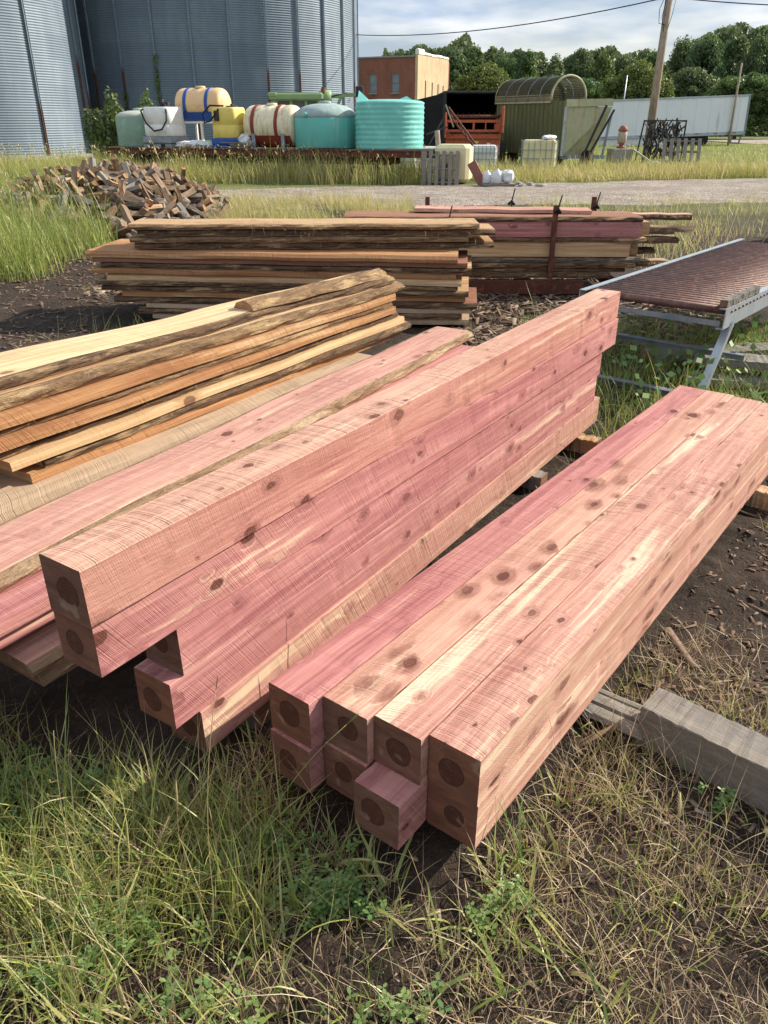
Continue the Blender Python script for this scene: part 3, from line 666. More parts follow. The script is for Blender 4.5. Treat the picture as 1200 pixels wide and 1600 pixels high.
# D: weathered saw-marked boards that carry the orange pile, showing beside the pink pile
DG = 'grey brown boards between the pink pile and the orange pile'
board(3.9, .62, .055, (MT['grey_wood'], MT['end_dark']), None, placed(BO, BA, -.55, -1.77, .245), R(56.4), 450, wane=.05, wave=.008, bark_sides=(), label='wide grey brown saw-marked board showing beside the orange pile', cat='board', group=DG)
board(3.9, .60, .05, (MT['tan_wood'], MT['end_dark']), None, placed(BO, BA, -.5, -1.76, .193), R(56.5), 451, wane=.05, wave=.008, bark_sides=(), label='tan board directly under the grey saw-marked board', cat='board', group=DG)
board(3.8, .60, .05, (MT['old_grey'], MT['end_dark']), None, placed(BO, BA, -.3, -1.78, .141), R(56.5), 452, wane=.1, wave=.02, bark_sides=(), label='lowest grey board under the orange pile, mostly in shade', cat='board', group=DG)
bearer('wood_block', BO, BA, .4, -2.1, -1.45, -.01, .14, 'old_grey', 'dark bearer under the near end of the orange stack', 'block')
bearer('wood_block', BO, BA, 2.9, -2.1, -1.45, -.01, .14, 'old_grey', 'dark bearer under the far end of the orange stack', 'block')

# E: orange / yellow bark edged stack lying on D
EG = 'bark edged boards in the yellow and orange stack'
EL = [  # u0, u1, right v near, right v far, z, thickness, width, mat, bark
    (.86, 3.92, -1.585, -1.64, .301, .042, .36, 'orange_wood', None, 'bottom reddish board'),
    (.94, 3.97, -1.60, -1.60, .345, .040, .40, 'tan_wood', 'bark', 'second board from the bottom'),
    (.78, 3.94, -1.575, -1.63, .388, .040, .40, 'pale_wood', None, 'third board from the bottom'),
    (.66, 3.90, -1.63, -1.66, .430, .042, .40, 'tan_wood', 'bark', 'fourth board from the bottom'),
    (.69, 3.84, -1.595, -1.64, .474, .042, .40, 'orange_wood', None, 'fifth board from the bottom'),
    (.60, 3.82, -1.65, -1.66, .518, .036, .40, 'tan_wood', 'bark_light', 'thin dark sixth board from the bottom'),
    (.50, 3.86, -1.625, -1.655, .556, .046, .42, 'orange_wood', None, 'thick orange third board from the top'),
    (.45, 3.96, -1.72, -1.66, .604, .058, .40, 'tan_wood', 'bark_light', 'bark-edged second board from the top')]
for i, (u0, u1, vr, vf, z, t, w, mt, bk, lb) in enumerate(EL):
    board(u1 - u0, w, t, (MT[mt], MT['end_plain']), MT[bk] if bk else None, placed(BO, BA, u0, vr - w / 2, z), BA - math.atan2(vf - vr, u1 - u0), 500 + i, wane=.75 if bk else .12, wave=.035 if bk else .012, bark_sides=(-1, 1) if bk else (), label=lb + ' of the yellow and orange stack', cat='board', group=EG)
board(3.7, .40, .046, (MT['yellow_slab'], MT['end_plain']), MT['bark'], placed(BO, BA, .20, -2.04, .664), BA - math.atan2(.19, 3.7), 520, wane=.7, wave=.16, taper=.22, label='topmost pale yellow slab with wavy edges and two knots, on the orange stack', cat='board', group=EG)
board(1.35, .16, .055, (MT['pale_wood'], MT['end_plain']), MT['bark_light'], placed(BO, BA, 2.50, -1.83, .712), BA - math.atan2(.04, 1.3), 521, name='bark_slab', flat_arc=True, wave=.08, label='rounded peeling bark slab lying on the far half of the yellow slab', cat='bark slab')

# F: long low stack across the yard
FG = 'thin boards in the long stack across the yard'
FA = R(-5.5); fx, fy = -2.70, 7.36
mats_f = ['grey_wood', 'tan_wood', 'grey_wood', 'red_wood', 'orange_wood', 'tan_wood', 'tan_wood', 'pale_wood', 'orange_wood', 'tan_wood', 'red_wood', 'orange_wood']
z = .02; n = 12
for i in range(n):
    t = (.045, .05, .04, .055)[i % 4]; dx0 = (.55, .42, .5, .2, .28, .1, .05, .16, .02, .12, .05, .0)[i]; dx1 = rng.uniform(-.12, .10)
    cp = .03 * (i - 6) * 0
    board(3.50 - dx0 + dx1, .85 if i == n - 1 else .80, t, (MT[mats_f[i]], MT['end_dark']), MT['bark'] if i in (1, 3, 5, 6, 9) else None, (fx + dx0, fy + .42 + rng.uniform(-.012, .012) - dx0 * .09, z), FA + R(rng.uniform(-.25, .25)), 600 + i, wane=(.2, .7, .1, .5)[i % 4], wave=.008, bark_sides=(-1,), label=ORD[n - 1 - i] + ' board down in the long stack across the yard', cat='board', group=FG)
    z += t + .0022 + (.002 if i % 2 else 0)
ZF = z
mats_f2 = ['bark', 'bark_light', 'bark', 'bark_light', 'bark_light']
z = ZF + .004
for i in range(4):
    t = (.055, .05, .055, .045)[i]
    board(3.2 + rng.uniform(-.1, .12), .5, t, (MT['tan_wood'], MT['end_plain']), MT[mats_f2[i]], (-2.30 - (.0, .03, -.04, .03)[i], 7.66 + rng.uniform(-.02, .02), z), R(.8), 640 + i, wane=.9, wave=.05, bark_sides=(-1,), label=('lowest dark', 'third', 'second', 'uppermost')[i] + ' bark edged slab heaped on the long stack', cat='bark slab', group='bark slabs on top of the long stack')
    z += t + .004

# G: slabs in the red steel rack, right of the long stack
GG = 'slabs held in the rusty steel rack'
GL = [(.25, 2.45, .17, .05, 'grey_wood', 'bark', 'bottom dark slab'), (.1, 2.6, .225, .05, 'tan_wood', 'bark', 'second slab from the bottom'),
      (-.1, 2.7, .28, .05, 'grey_wood', 'bark', 'third slab from the bottom'), (.0, 2.75, .335, .05, 'tan_wood', 'bark_grey', 'fourth slab from the bottom'),
      (-.05, 2.62, .388, .15, 'pale_wood', None, 'wide pale slab standing on edge'), (-.1, 2.78, .54, .045, 'tan_wood', 'bark', 'bark edged slab above the pale face'),
      (-.1, 2.72, .588, .15, 'cedar_magenta', None, 'dark pink slab on edge with cream lower edge'), (-.42, 2.72, .742, .05, 'red_wood', 'bark', 'upper dark slab')]
for i, (x0, x1, z, t, mt, bk, lb) in enumerate(GL):
    if bk is None:
        beam(x1 - x0, .05, t, [MT[mt], MT['end_dark']], (x0, 8.63, z + t / 2), R(-.6), 700 + i, name='slab_on_edge', label=lb + ' in the rusty rack', cat='slab', group=GG)
        board(x1 - x0, .5, t - .02, (MT['tan_wood'], MT['end_dark']), None, (x0 + .12, 8.93, z + .005), R(.4), 760 + i, wane=.1, wave=.02, bark_sides=(), label='packing slab behind the ' + lb.replace(' with cream lower edge', '') + ' in the rusty rack', cat='slab')
    else:
        board(x1 - x0, .62, t, (MT[mt], MT['end_dark']), MT[bk], (x0, 8.90, z), R(rng.uniform(-.8, .5)), 700 + i, wane=.6, wave=.03, bark_sides=(-1, 1), label=lb + ' in the rusty rack', cat='slab', group=GG)
board(1.9, .34, .035, (MT['cedar_top'], MT['end_plain']), None, (.35, 9.15, .80), R(-6), 720, wane=.1, wave=.03, bark_sides=(), label='thin light pink board lying on top of the rusty rack, slanting back', cat='board')
gx = [(2.5, 8.95, .62, 3.35, 'uppermost', R(-8)), (2.45, 8.85, .5, 3.2, 'middle', R(4)), (2.5, 9.0, .38, 3.0, 'lower', R(-5)), (2.45, 8.8, .26, 3.15, 'lowest', R(8)), (2.55, 9.2, .56, 3.25, 'longest', R(-3)), (2.5, 9.35, .70, 3.45, 'pinkest', R(-9))]
for i, (x0, y0, z, x1, lb, an) in enumerate(gx):
    board(x1 - x0, .22, .06, (MT['cedar_top' if i == 5 else 'grey_wood'], MT['end_plain']), MT['bark'], (x0, y0, z), an, 740 + i, wane=.6, wave=.12, flat_arc=(i % 2 == 0), name='slab_end', label=lb + ' ragged slab end right of the rusty rack', cat='slab', group='ragged slab ends right of the rusty rack')
rk = empty('steel_rack', (1.2, 8.9, 0), 0, label='rusty red steel rack with uprights holding the slabs', cat='rack')
def part(name, mat, par, fn):
    mb = MB(); fn(mb); return mb.build(name, mat, par)
for x in (-.7, .62, 1.22):
    part('upright', MT['rust'], rk, lambda b: b.box((x if x != .62 else .585, (-.36 if x == .62 - .0 else .62), .45 + (0 if x == .62 else 0)), (.05, .04, .92)))
part('base_beam', MT['rust'], rk, lambda b: (b.box((.0, -.36, .08), (1.9, .05, .13)), b.box((0, -.33, .147), (1.9, .10, .008)), b.box((0, -.33, .012), (1.9, .10, .008))))
for x in (-.85, .35, 1.3): part('cross_beam', MT['rust'], rk, lambda b: b.box((x, .2, .10), (.08, 1.0, .10)))
for x, y, zt in ((-.52, -.30, .86), (.60, -.385, .97), (.25, .5, .97), (1.22, .5, .93)):
    part('strap_hook', MT['string'], rk, lambda b: (b.tube([(x, y, zt - .16), (x + .01, y, zt - .06), (x + .03, y - .01, zt + .04)], .008, 6), b.tube([(x - .03, y, zt - .13), (x, y - .02, zt - .09), (x + .03, y, zt - .13)], .018, 6)))

# ---------------------------------------------------------------- roller table (right)
ra = R(50); ro = np.array([1.45, 5.62]); RU = np.array([math.cos(ra), math.sin(ra)]); RV = np.array([math.sin(ra), -math.cos(ra)])
rt = empty('roller_table', (ro[0], ro[1], 0), ra, label='galvanised roller conveyor table with brown rollers at the right', cat='conveyor')
def P(u, v, z): return (u, -v, z)
LT, WT = 3.4, .96
for v in (-.03, WT + .03):
    def rail(b):
        b.box(P(LT / 2, v, .55), (LT + .1, .006, .13)); b.box(P(LT / 2, v + (.02 if v < 0 else -.02), .613), (LT + .1, .045, .006)); b.box(P(LT / 2, v + (.02 if v < 0 else -.02), .487), (LT + .1, .045, .006))
    part('side_rail', MT['galv'], rt, rail)
rl0 = None
for k in range(43):
    u = .06 + k * .0765
    if rl0 is None:
        mb = MB(); mb.tube([(0, .0, 0), (0, -WT + .02, 0)], .027, 12); mb.tube([(0, .03, 0), (0, -WT - .03, 0)], .009, 6); rl0 = mb.build('roller', MT['rust_pipe'], rt, (u, -.01, .585))
    else: share(rl0, 'roller', rt, (u, -.01, .585))
part('end_channel', MT['galv_dark'], rt, lambda b: (b.box(P(-.02, WT / 2, .515), (.006, WT, .03)), b.box(P(.0, WT / 2, .498), (.045, WT, .006))))
part('end_channel', MT['galv_dark'], rt, lambda b: b.box(P(LT - .02, WT / 2, .55), (.03, WT, .08)))
part('cross_member', MT['galv_dark'], rt, lambda b: (b.box(P(.30, WT / 2 + .05, .26), (.055, WT + .1, .006)), b.box(P(.33, WT / 2 + .05, .235), (.006, WT + .1, .05))))
part('cross_member', MT['galv_dark'], rt, lambda b: (b.box(P(-.28, WT / 2 - .1, .10), (.06, WT + .2, .006)), b.box(P(-.25, WT / 2 - .1, .075), (.006, WT + .2, .05))))
for u, v, fu in ((.10, WT + .02, -.32), (.10, .0, -.32), (3.3, WT + .02, 3.5), (3.3, 0., 3.5)):
    part('leg', MT['galv'], rt, lambda b: (b.bar(P(u, v, .50), P(fu, v, .0), .05, .008), b.bar(P(u + .02, v + .022, .50), P(fu + .02, v + .022, .0), .006, .045)))
tb = beam(.62, .05, .045, [MT['old_grey'], MT['end_dark']], (ro[0] + RV[0] * (WT - .0) + RU[0] * -.02, ro[1] + RV[1] * (WT - .0) + RU[1] * -.02, .642), ra - .02, 801, name='wood_batten', rough=.003, label='short grey batten resting on the near right corner of the roller table', cat='batten')
for i, (dx_, dy_, a, L, z, lb) in enumerate(((2.15, 5.35, R(-12), 1.6, .05, 'lower'), (2.25, 5.50, R(-20), 1.5, .16, 'upper'), (2.0, 5.75, R(10), 1.4, .10, 'rear'))):
    beam(L, .22, .05, [MT['old_grey'], MT['end_dark']], (dx_, dy_, z), a, 810 + i, name='grey_plank', rough=.003, label=lb + ' grey plank lying in the weeds under the roller table', cat='plank')

cart = empty('log_cart', (7.05, 12.9, 0), R(25), label='old wheeled log cart at the right edge with a thin rusty upright post', cat='cart')
part('upright', MT['rust'], cart, lambda b: b.bar((-.55, -.35, .1), (-.50, -.35, 1.05), .035, .035))
part('upright', MT['rust'], cart, lambda b: b.bar((.9, -.35, .3), (.95, -.35, 1.6), .05, .05))
part('bed', MT['rust'], cart, lambda b: (b.box((.5, 0, .42), (2.2, .9, .08)), b.box((.5, -.42, .52), (2.2, .05, .12)), b.box((.5, .42, .52), (2.2, .05, .12))))
for y_ in (-.52, .52):
    wh = empty('wheel'); wh.parent = cart; wh.location = (-.22, y_, .15)
    part('tyre', MT['rubber'], wh, lambda b: b.lathe([(.08, -.05), (.13, -.06), (.16, -.04), (.16, .04), (.13, .06), (.08, .05)], 24, M=Matrix.Rotation(math.pi / 2, 4, 'X')))
    part('rim', MT['galv_dark'], wh, lambda b: b.lathe([(0, -.02), (.03, -.03), (.07, -.02), (.085, -.04), (.085, .04), (.07, .02), (0, .02)], 18, M=Matrix.Rotation(math.pi / 2, 4, 'X')))

# ---------------------------------------------------------------- firewood pile
FW = []
for k in range(7):
    r_ = random.Random(900 + k); n = 6; m_ = 5 if k % 2 else 4; vs = []; L = r_.uniform(.44, .62)
    cs = [(math.cos(2 * math.pi * j / m_ + r_.uniform(-.3, .3)) * r_.uniform(.05, .08), math.sin(2 * math.pi * j / m_ + r_.uniform(-.3, .3)) * r_.uniform(.042, .07)) for j in range(m_)]
    for i in range(n):
        x = L * (i / (n - 1) - .5); by = .02 * math.sin(i * 1.1 + k)
        for (y, z) in cs: vs.append((x + r_.uniform(-.01, .01), y * (1 + r_.uniform(-.08, .08)) + by, z * (1 + r_.uniform(-.08, .08))))
    me = MB(); me.add(vs, [(i * m_ + j, (i + 1) * m_ + j, (i + 1) * m_ + (j + 1) % m_, i * m_ + (j + 1) % m_) for i in range(n - 1) for j in range(m_)])
    me.m = [1 if j < (2 if k % 3 else 1) else 0 for i in range(n - 1) for j in range(m_)]
    me.f += [tuple(range(m_)), tuple(range(n * m_ - 1, n * m_ - m_ - 1, -1))]; me.m += [2, 2]; me.s += [False, False]
    FW.append(me)
fw_mats = [[MT['bark_grey'], MT['log_brown'], MT['end_dark']], [MT['bark_grey'], MT['tan_wood'], MT['end_plain']], [MT['bark_grey'], MT['old_grey'], MT['end_dark']], [MT['bark'], MT['log_brown'], MT['end_dark']], [MT['bark'], MT['log_brown'], MT['end_plain']]]
protos = {}
def heap_h(x, y):
    dx, dy = (x + 5.15) / 2.1, (y - 15.7) / 3.1
    q = dx * dx + dy * dy; return max(0, .80 * (1 - q) ** .75) if q < 1 else 0
cnt = 0; lay = []
for k in range(4000):
    if cnt >= 285: break
    x = rng.uniform(-7.8, -3.1); y = rng.uniform(12.6, 18.6); h = heap_h(x, y)
    if h <= 0: continue
    if y > 16.8 and h < .5: continue
    if any((x - a) ** 2 + (y - b) ** 2 < .150 ** 2 for a, b in lay): continue
    lay.append((x, y)); cnt += 1
    key = (rng.randrange(7), rng.randrange(5))
    rot = (rng.uniform(-.5, .5), rng.gauss(0, .6), rng.uniform(0, 6.3))
    if key not in protos:
        o = FW[key[0]].build('split_log', fw_mats[key[1]]); protos[key] = o
    else:
        o = bpy.data.objects.new('split_log', protos[key].data); sc.collection.objects.link(o)
    o.location = (x, y, h + .02); o.rotation_euler = rot
    kd_ = ('dark brown split log with grey bark in the firewood heap', 'split log with a light tan split face in the firewood heap', 'weathered grey split log in the firewood heap', 'brown split log with dark rough bark in the firewood heap', 'brown split log with a pale sawn end in the firewood heap')[key[1]]
    tag(o, kd_, 'firewood', kd_.replace('split log', 'split logs').replace(' in the firewood heap', '') + ' in the heap')
# inner body of the heap: logs nobody can count
VH, FH = [], []
bx = np.array([(x, y, z) for x in (-.22, .22) for y in (-.06, .06) for z in (-.06, .06)]); bf = np.array([(0, 1, 3, 2), (4, 6, 7, 5), (0, 4, 5, 1), (2, 3, 7, 6), (0, 2, 6, 4), (1, 5, 7, 3)])
for k in range(520):
    x = rng.uniform(-7.8, -3.1); y = rng.uniform(12.8, 19.2); h = heap_h(x, y)
    if h <= .05: continue
    a, b = rng.uniform(0, 3.1), rng.gauss(0, .35); Rm = np.array((Matrix.Rotation(a, 3, 'Z') @ Matrix.Rotation(b, 3, 'Y')))
    FH.append(bf + 8 * len(VH)); VH.append(bx @ Rm.T + [x, y, rng.uniform(.3, .93) * h])
npmesh('firewood_heap_core', np.vstack(VH), np.vstack(FH), MT['bark_grey'], kind='stuff', label='inner logs of the firewood heap showing between the outer ones', cat='firewood')
lg = MB(); lg.tube([(-.8, 0, 0), (0, .03, 0), (.85, -.02, .02)], [.13, .12, .11], 12)
for i, (x, y, z, a, lb) in enumerate(((-6.6, 16.9, .55, .05, 'upper long grey log lying at the left back of the firewood heap'), (-6.5, 16.4, .28, .12, 'lower long grey log lying at the left of the firewood heap'))):
    o = lg.build('long_log', MT['bark_grey'], None, (x, y, z), a, label=lb, cat='log')

# ---------------------------------------------------------------- grain bins
def silo(cx_, cy_, Rr, H, angs, label, seed):
    root = empty('grain_bin', (cx_, cy_, 0), 0, label=label, cat='grain silo')
    n = 120; pitch = .115; rows = int(H / pitch * 4); zz = np.linspace(0, H, rows)
    rad = Rr + .016 * np.sin(zz / pitch * 2 * math.pi)
    th = np.linspace(0, 2 * math.pi, n, endpoint=False)
    Vs = np.stack([(rad[:, None] * np.cos(th)[None]).ravel(), (rad[:, None] * np.sin(th)[None]).ravel(), np.repeat(zz, n)], 1)
    i, j = np.meshgrid(np.arange(rows - 1), np.arange(n), indexing='ij'); j2 = (j + 1) % n
    Fs = np.stack([i * n + j, i * n + j2, (i + 1) * n + j2, (i + 1) * n + j], -1).reshape(-1, 4)
    g = np.random.default_rng(seed).random((60, 40)); sh = np.repeat((zz / 1.12).astype(int), n); sj = (np.tile(np.arange(n), rows) + (sh % 2) * 3) // 6
    o = npmesh('corrugated_wall', Vs, Fs, MT['corr'], tint=g[sh % 60, sj % 40], smooth=True); o.parent = root
    rf = MB(); rf.lathe([(Rr + .12, H - .02), (Rr + .1, H + .03), (1., H + Rr * .5), (.5, H + Rr * .5 + .3), (0, H + Rr * .5 + .3)], 60, smooth=False); rf.build('roof', MT['galv_dark'], root)
    st = MB(); st.box((0, -.0, H / 2), (.10, .05, H)); st.box((-.045, .03, H / 2), (.012, .05, H)); st.box((.045, .03, H / 2), (.012, .05, H)); sto = None
    for a in angs:
        p = (math.cos(a) * (Rr + .055), math.sin(a) * (Rr + .055), 0)
        if sto is None: sto = st.build('stiffener', MT['stiff'], root, p, a - math.pi / 2)
        else: share(sto, 'stiffener', root, p, a - math.pi / 2)
    bb = MB(); bb.lathe([(Rr + .35, -.3), (Rr + .35, .12), (Rr - .1, .14)], 60, smooth=False); bb.build('footing', MT['concrete'], root)
    for k in range(int(H / 1.12)):
        pass
    return root
# silo 2 (behind the tanks): stiffener angles counted from the direction to the camera
c2 = np.array([-11.45, 58.9]); base2 = math.atan2(-c2[1], -c2[0]); a2 = [base2 + R(6.5 + 12.3 * k) for k in range(-14, 15)]
silo(c2[0], c2[1], 9.66, 14, a2, 'large corrugated grey grain bin standing behind the row of tanks', 11)
c1 = np.array([-23.5, 46.9]); base1 = math.atan2(-c1[1], -c1[0]); a1 = [base1 + R(q) for q in (34.5, 65.3, 80, 96, 127, 4, -26, -57, -88, 158, 189, 220)]
silo(c1[0], c1[1], 7.2, 14, a1, 'corrugated grain bin at the left edge, bright in the sun', 12)

# ---------------------------------------------------------------- brick building
bd = empty('brick_building', (3.35, 95, 0), R(-25), label='two storey red brick building with a yellow rendered side wall beyond the tanks', cat='building')
WX = (-5.06, -2.35)
def bwall(b):
    x0, x1, z1 = -13., 0., 7.85; ws = [(c - .47, c + .47) for c in WX]; zb, zt = 4.5, 6.35
    xs_ = [x0, ws[0][0], ws[0][1], ws[1][0], ws[1][1], x1]
    for i in range(5):
        if i in (1, 3):
            b.box(((xs_[i] + xs_[i + 1]) / 2, .15, zb / 2), (xs_[i + 1] - xs_[i], .3, zb)); b.box(((xs_[i] + xs_[i + 1]) / 2, .15, (zt + z1) / 2), (xs_[i + 1] - xs_[i], .3, z1 - zt))
        else: b.box(((xs_[i] + xs_[i + 1]) / 2, .15, z1 / 2), (xs_[i + 1] - xs_[i], .3, z1))
part('front_wall', MT['brick'], bd, bwall)
part('side_wall', MT['stucco'], bd, lambda b: b.box((.15, 4.6, 4.02), (.3, 9.2, 8.04)))
part('back_wall', MT['brick'], bd, lambda b: b.box((-6.35, 9.35, 3.9), (13.3, .3, 7.8)))
part('left_wall', MT['brick'], bd, lambda b: b.box((-13.15, 4.6, 3.9), (.3, 9.2, 7.8)))
part('roof', MT['dark'], bd, lambda b: b.box((-6.4, 4.7, 7.6), (13.1, 8.8, .1)))
part('cornice', MT['frame_grey'], bd, lambda b: b.box((-6.55, .12, 7.93), (13.0, .45, .14)))
for k in range(5):
    part('coping', MT['white_cap'], bd, lambda b: b.box((.15, .92 + k * 1.84, 8.16 + (.16 if k == 0 else .05 * (k % 2))), (.42, 1.8, .3 + (.3 if k == 0 else 0)), bev=.08))
for x in WX:
    w = empty('window'); w.parent = bd; w.location = (x, .14, 5.425)
    part('frame', MT['frame_grey'], w, lambda b: (b.box((0, 0, .88), (.94, .1, .08)), b.box((0, 0, -.88), (.94, .1, .08)), b.box((-.43, 0, 0), (.08, .1, 1.68)), b.box((.43, 0, 0), (.08, .1, 1.68)), b.box((0, 0, .02), (.78, .08, .06))))
    for zc in (.45, -.42): part('pane', MT['glass'], w, lambda b: b.box((0, .03, zc), (.78, .012, .78)))
    part('sill', MT['concrete'], w, lambda b: b.box((0, -.19, -.98), (1.1, .2, .1)))
for y in (2.2, 4.2, 6.0, 7.6): part('tie_rod', MT['dark'], bd, lambda b: b.box((.33, y, 4.9 - y * .06), (.06, .10, 1.9)))
part('stack_pipe', MT['dark'], bd, lambda b: b.tube([(-.5, 1.5, 7.6), (-.5, 1.5, 8.9)], .07, 8))

# ---------------------------------------------------------------- flatbed with tanks
fa = math.atan2(25.34 - 29.22, 1.53 + 9.56); fo = (-9.56, 29.22, 0)
def FP(u, d, z=0):   # along the deck edge from its left end, d metres behind the edge
    return (fo[0] + math.cos(fa) * u - math.sin(fa) * d, fo[1] + math.sin(fa) * u + math.cos(fa) * d, z)
fb = empty('flatbed_trailer', fo, fa, label='old rusty flatbed trailer carrying the row of tanks', cat='flatbed trailer')
def deckrail(b): b.box((5.87, .03, .80), (11.74, .06, .20)); b.box((5.87, -.012, .885), (11.74, .05, .02)); b.box((5.87, -.012, .715), (11.74, .05, .02))
part('side_rail', MT['rust'], fb, deckrail)
part('side_rail', MT['rust'], fb, lambda b: b.box((5.87, 2.4, .80), (11.74, .06, .20)))
for y in (.75, 1.65): part('main_beam', MT['rust'], fb, lambda b: (b.box((5.2, y, .58), (9.8, .12, .24)),))
for k in range(24):
    part('deck_plank', MT['old_grey'] if k % 3 else MT['grey_wood'], fb, lambda b: b.box((.27 + k * .487, 1.215, .875 + rng.uniform(-.004, .006)), (.475, 2.29, .045)))
for u in (1.4, 2.5):
    for d in (.35, 2.0):
        wh = empty('wheel'); wh.parent = fb; wh.location = (u, d, .45)
        part('tyre', MT['rubber'], wh, lambda b: b.lathe([(.28, -.11), (.42, -.13), (.46, -.08), (.46, .08), (.42, .13), (.28, .11)], 28, M=Matrix.Rotation(math.pi / 2, 4, 'X')))
        part('rim', MT['rust'], wh, lambda b: b.lathe([(.0, -.02), (.08, -.05), (.26, -.03), (.285, -.1), (.285, .1), (.26, .03), (.0, .02)], 20, M=Matrix.Rotation(math.pi / 2, 4, 'X')))
part('axle', MT['dark'], fb, lambda b: (b.tube([(1.4, .3, .45), (1.4, 2.1, .45)], .06), b.tube([(2.5, .3, .45), (2.5, 2.1, .45)], .06)))
part('landing_leg', MT['rust'], fb, lambda b: (b.box((9.6, .7, .3), (.12, .12, .7)), b.box((9.6, .7, -.02), (.3, .3, .03))))
for x in (4.3, 10.9, 11.5): part('marker_light', MT['yellow_plastic'] if x < 5 else MT['rust_pipe'], fb, lambda b: b.lathe([(0, -.02), (.05, -.02), (.055, 0), (.05, .02)], 12, M=Matrix.Translation((x, -.04, .80)) @ Matrix.Rotation(math.pi / 2, 4, 'X')))
DZ = .90
def tank(name, u, d, r, h, mats, label, rings=0, dome=.18, squash=1, topmat=True, lid=True, extra=None):
    root = empty(name, FP(u, d, DZ), fa, label=label, cat='tank')
    pr = [(r * .97, 0), (r, .05)]
    nseg = max(rings * 4, 2); hs = h - dome
    for i in range(1, nseg + 1):
        z = .05 + (hs - .05) * i / nseg; rr = r + (.011 * math.cos(i / 4 * 2 * math.pi) if rings else 0); pr.append((rr, z))
    b = MB(); b.lathe(pr + [(r * .99, hs + .01)], 48); b.build('tank_wall', mats[0], root)
    b = MB(); tp_ = [(r * .99, hs + .005)]
    for i in range(1, 9):
        t = i / 8; tp_.append((r * (.99 * math.cos(t * math.pi / 2) ** .8 if t < 1 else .0), hs + dome * math.sin(t * math.pi / 2) ** .9))
    b.lathe(tp_, 48); b.build('tank_top', mats[1], root)
    if lid:
        b = MB(); b.lathe([(.19, 0), (.2, .03), (.2, .07), (.16, .09), (0, .095)], 20, M=Matrix.Translation((0, 0, h - .02))); b.build('lid', mats[1], root)
    if extra: extra(root)
    return root
tank('poly_tank', .80, 1.05, .82, 1.13, (MT['greygreen'], MT['greygreen_top']), 'faded grey green round tank at the left end of the flatbed', dome=.22)
def t1x(root):
    b = MB(); b.lathe([(.07, 0), (.075, .03), (.05, .05), (0, .055)], 14, M=Matrix.Translation((-.28, -.965, .98)) @ Matrix.Rotation(math.pi / 2, 4, 'X')); b.build('fitting', MT['teal_light'], root)
tank('poly_tank', 7.75, 1.12, 1.0, 1.30, (MT['teal_plastic'], MT['tank_top']), 'teal round tank with a dusty domed grey top on the flatbed', dome=.42, extra=t1x)
def t2x(root):
    # folded collapsed lip at both sides of the top
    b = MB(); b.add([(-1.0, -.25, 1.28), (-.80, -.75, 1.30), (-.72, -.2, 1.30), (-.42, -.45, 1.30), (-.86, -.40, 1.64)], [(0, 1, 4), (1, 3, 4), (3, 2, 4), (2, 0, 4), (0, 2, 3, 1)]); b.build('buckled_lip', MT['teal_light'], root)
    b = MB(); b.add([(.25, -.75, 1.28), (.98, -.3, 1.28), (.85, .2, 1.28), (.3, -.1, 1.28), (.66, -.35, 1.47)], [(0, 1, 4), (1, 2, 4), (2, 3, 4), (3, 0, 4), (0, 3, 2, 1)]); b.build('buckled_lip', MT['teal_light'], root)
tank('poly_tank', 9.92, 1.13, 1.07, 1.40, (MT['teal_light'], MT['teal_light']), 'turquoise ribbed round tank with a buckled top at the right end of the flatbed', rings=9, dome=.10, lid=False, extra=t2x)
def htank(name, u, d, zc, r, L, mat, straps, strapm, label, ribs=6):
    root = empty(name, FP(u, d, DZ), fa, label=label, cat='tank'); b = MB(); pr = []
    n = 40
    for i in range(n + 1):
        x = -L / 2 + L * i / n; e = abs(x) / (L / 2); q = 1 if e < .8 else math.sqrt(max(0, 1 - ((e - .8) / .2) ** 2)) * .62 + .38 * (1 if e < .995 else 0)
        pr.append((max(r * q * (1 + .012 * math.cos(x * ribs * 2 * math.pi / L)) if e < 1 else 0, 0), x))
    b.lathe(pr, 36, axis='X', M=Matrix.Translation((0, 0, zc))); b.build('tank_shell', mat, root)
    for x in straps:
        b = MB(); b.lathe([(r * 1.015, x - .06), (r * 1.035, x - .055), (r * 1.035, x + .055), (r * 1.015, x + .06)], 36, axis='X', M=Matrix.Translation((0, 0, zc)), smooth=False); b.f = b.f[:-2]; b.m = b.m[:-2]; b.s = b.s[:-2]; b.build('strap', strapm, root)
    b = MB(); b.lathe([(.17, 0), (.17, .05), (.14, .07), (0, .07)], 18, M=Matrix.Translation((-.05, 0, zc + r * .98))); b.build('filler_cap', mat, root)
    return root
# cream tank in a dark red cradle with two posts
ct = htank('horizontal_tank', 6.33 - .35, 1.0, .66, .60, 1.88, MT['cream_dirty'], (-.52, .32), MT['darkred'], 'long cream tank with two dark red straps lying on the flatbed')
def cradle(b, r=.615, zc=.66, x0=-.8, x1=.8):
    n = 14; a0, a1 = math.pi * 1.15, math.pi * 1.85; vs = []
    for x in (x0, x1):
        for k in range(n + 1):
            a = a0 + (a1 - a0) * k / n
            for q in (r, r + .03): vs.append((x, math.cos(a) * q, zc + math.sin(a) * q))
    m_ = 2 * (n + 1); f = []
    for k in range(n):
        a = 2 * k; f += [(a, a + 2, m_ + a + 2, m_ + a), (a + 1, m_ + a + 1, m_ + a + 3, a + 3), (a, a + 1, a + 3, a + 2), (m_ + a, m_ + a + 2, m_ + a + 3, m_ + a + 1)]
    b.add(vs, f)
part('cradle', MT['darkred'], ct, cradle)
for x in (-.5, .55): part('foot_post', MT['galv_dark'], ct, lambda b: b.box((x, -.55, .22), (.12, .06, .44)))
part('bolt_box', MT['dark'], ct, lambda b: b.box((1.12, -.2, .18), (.3, .3, .36)))
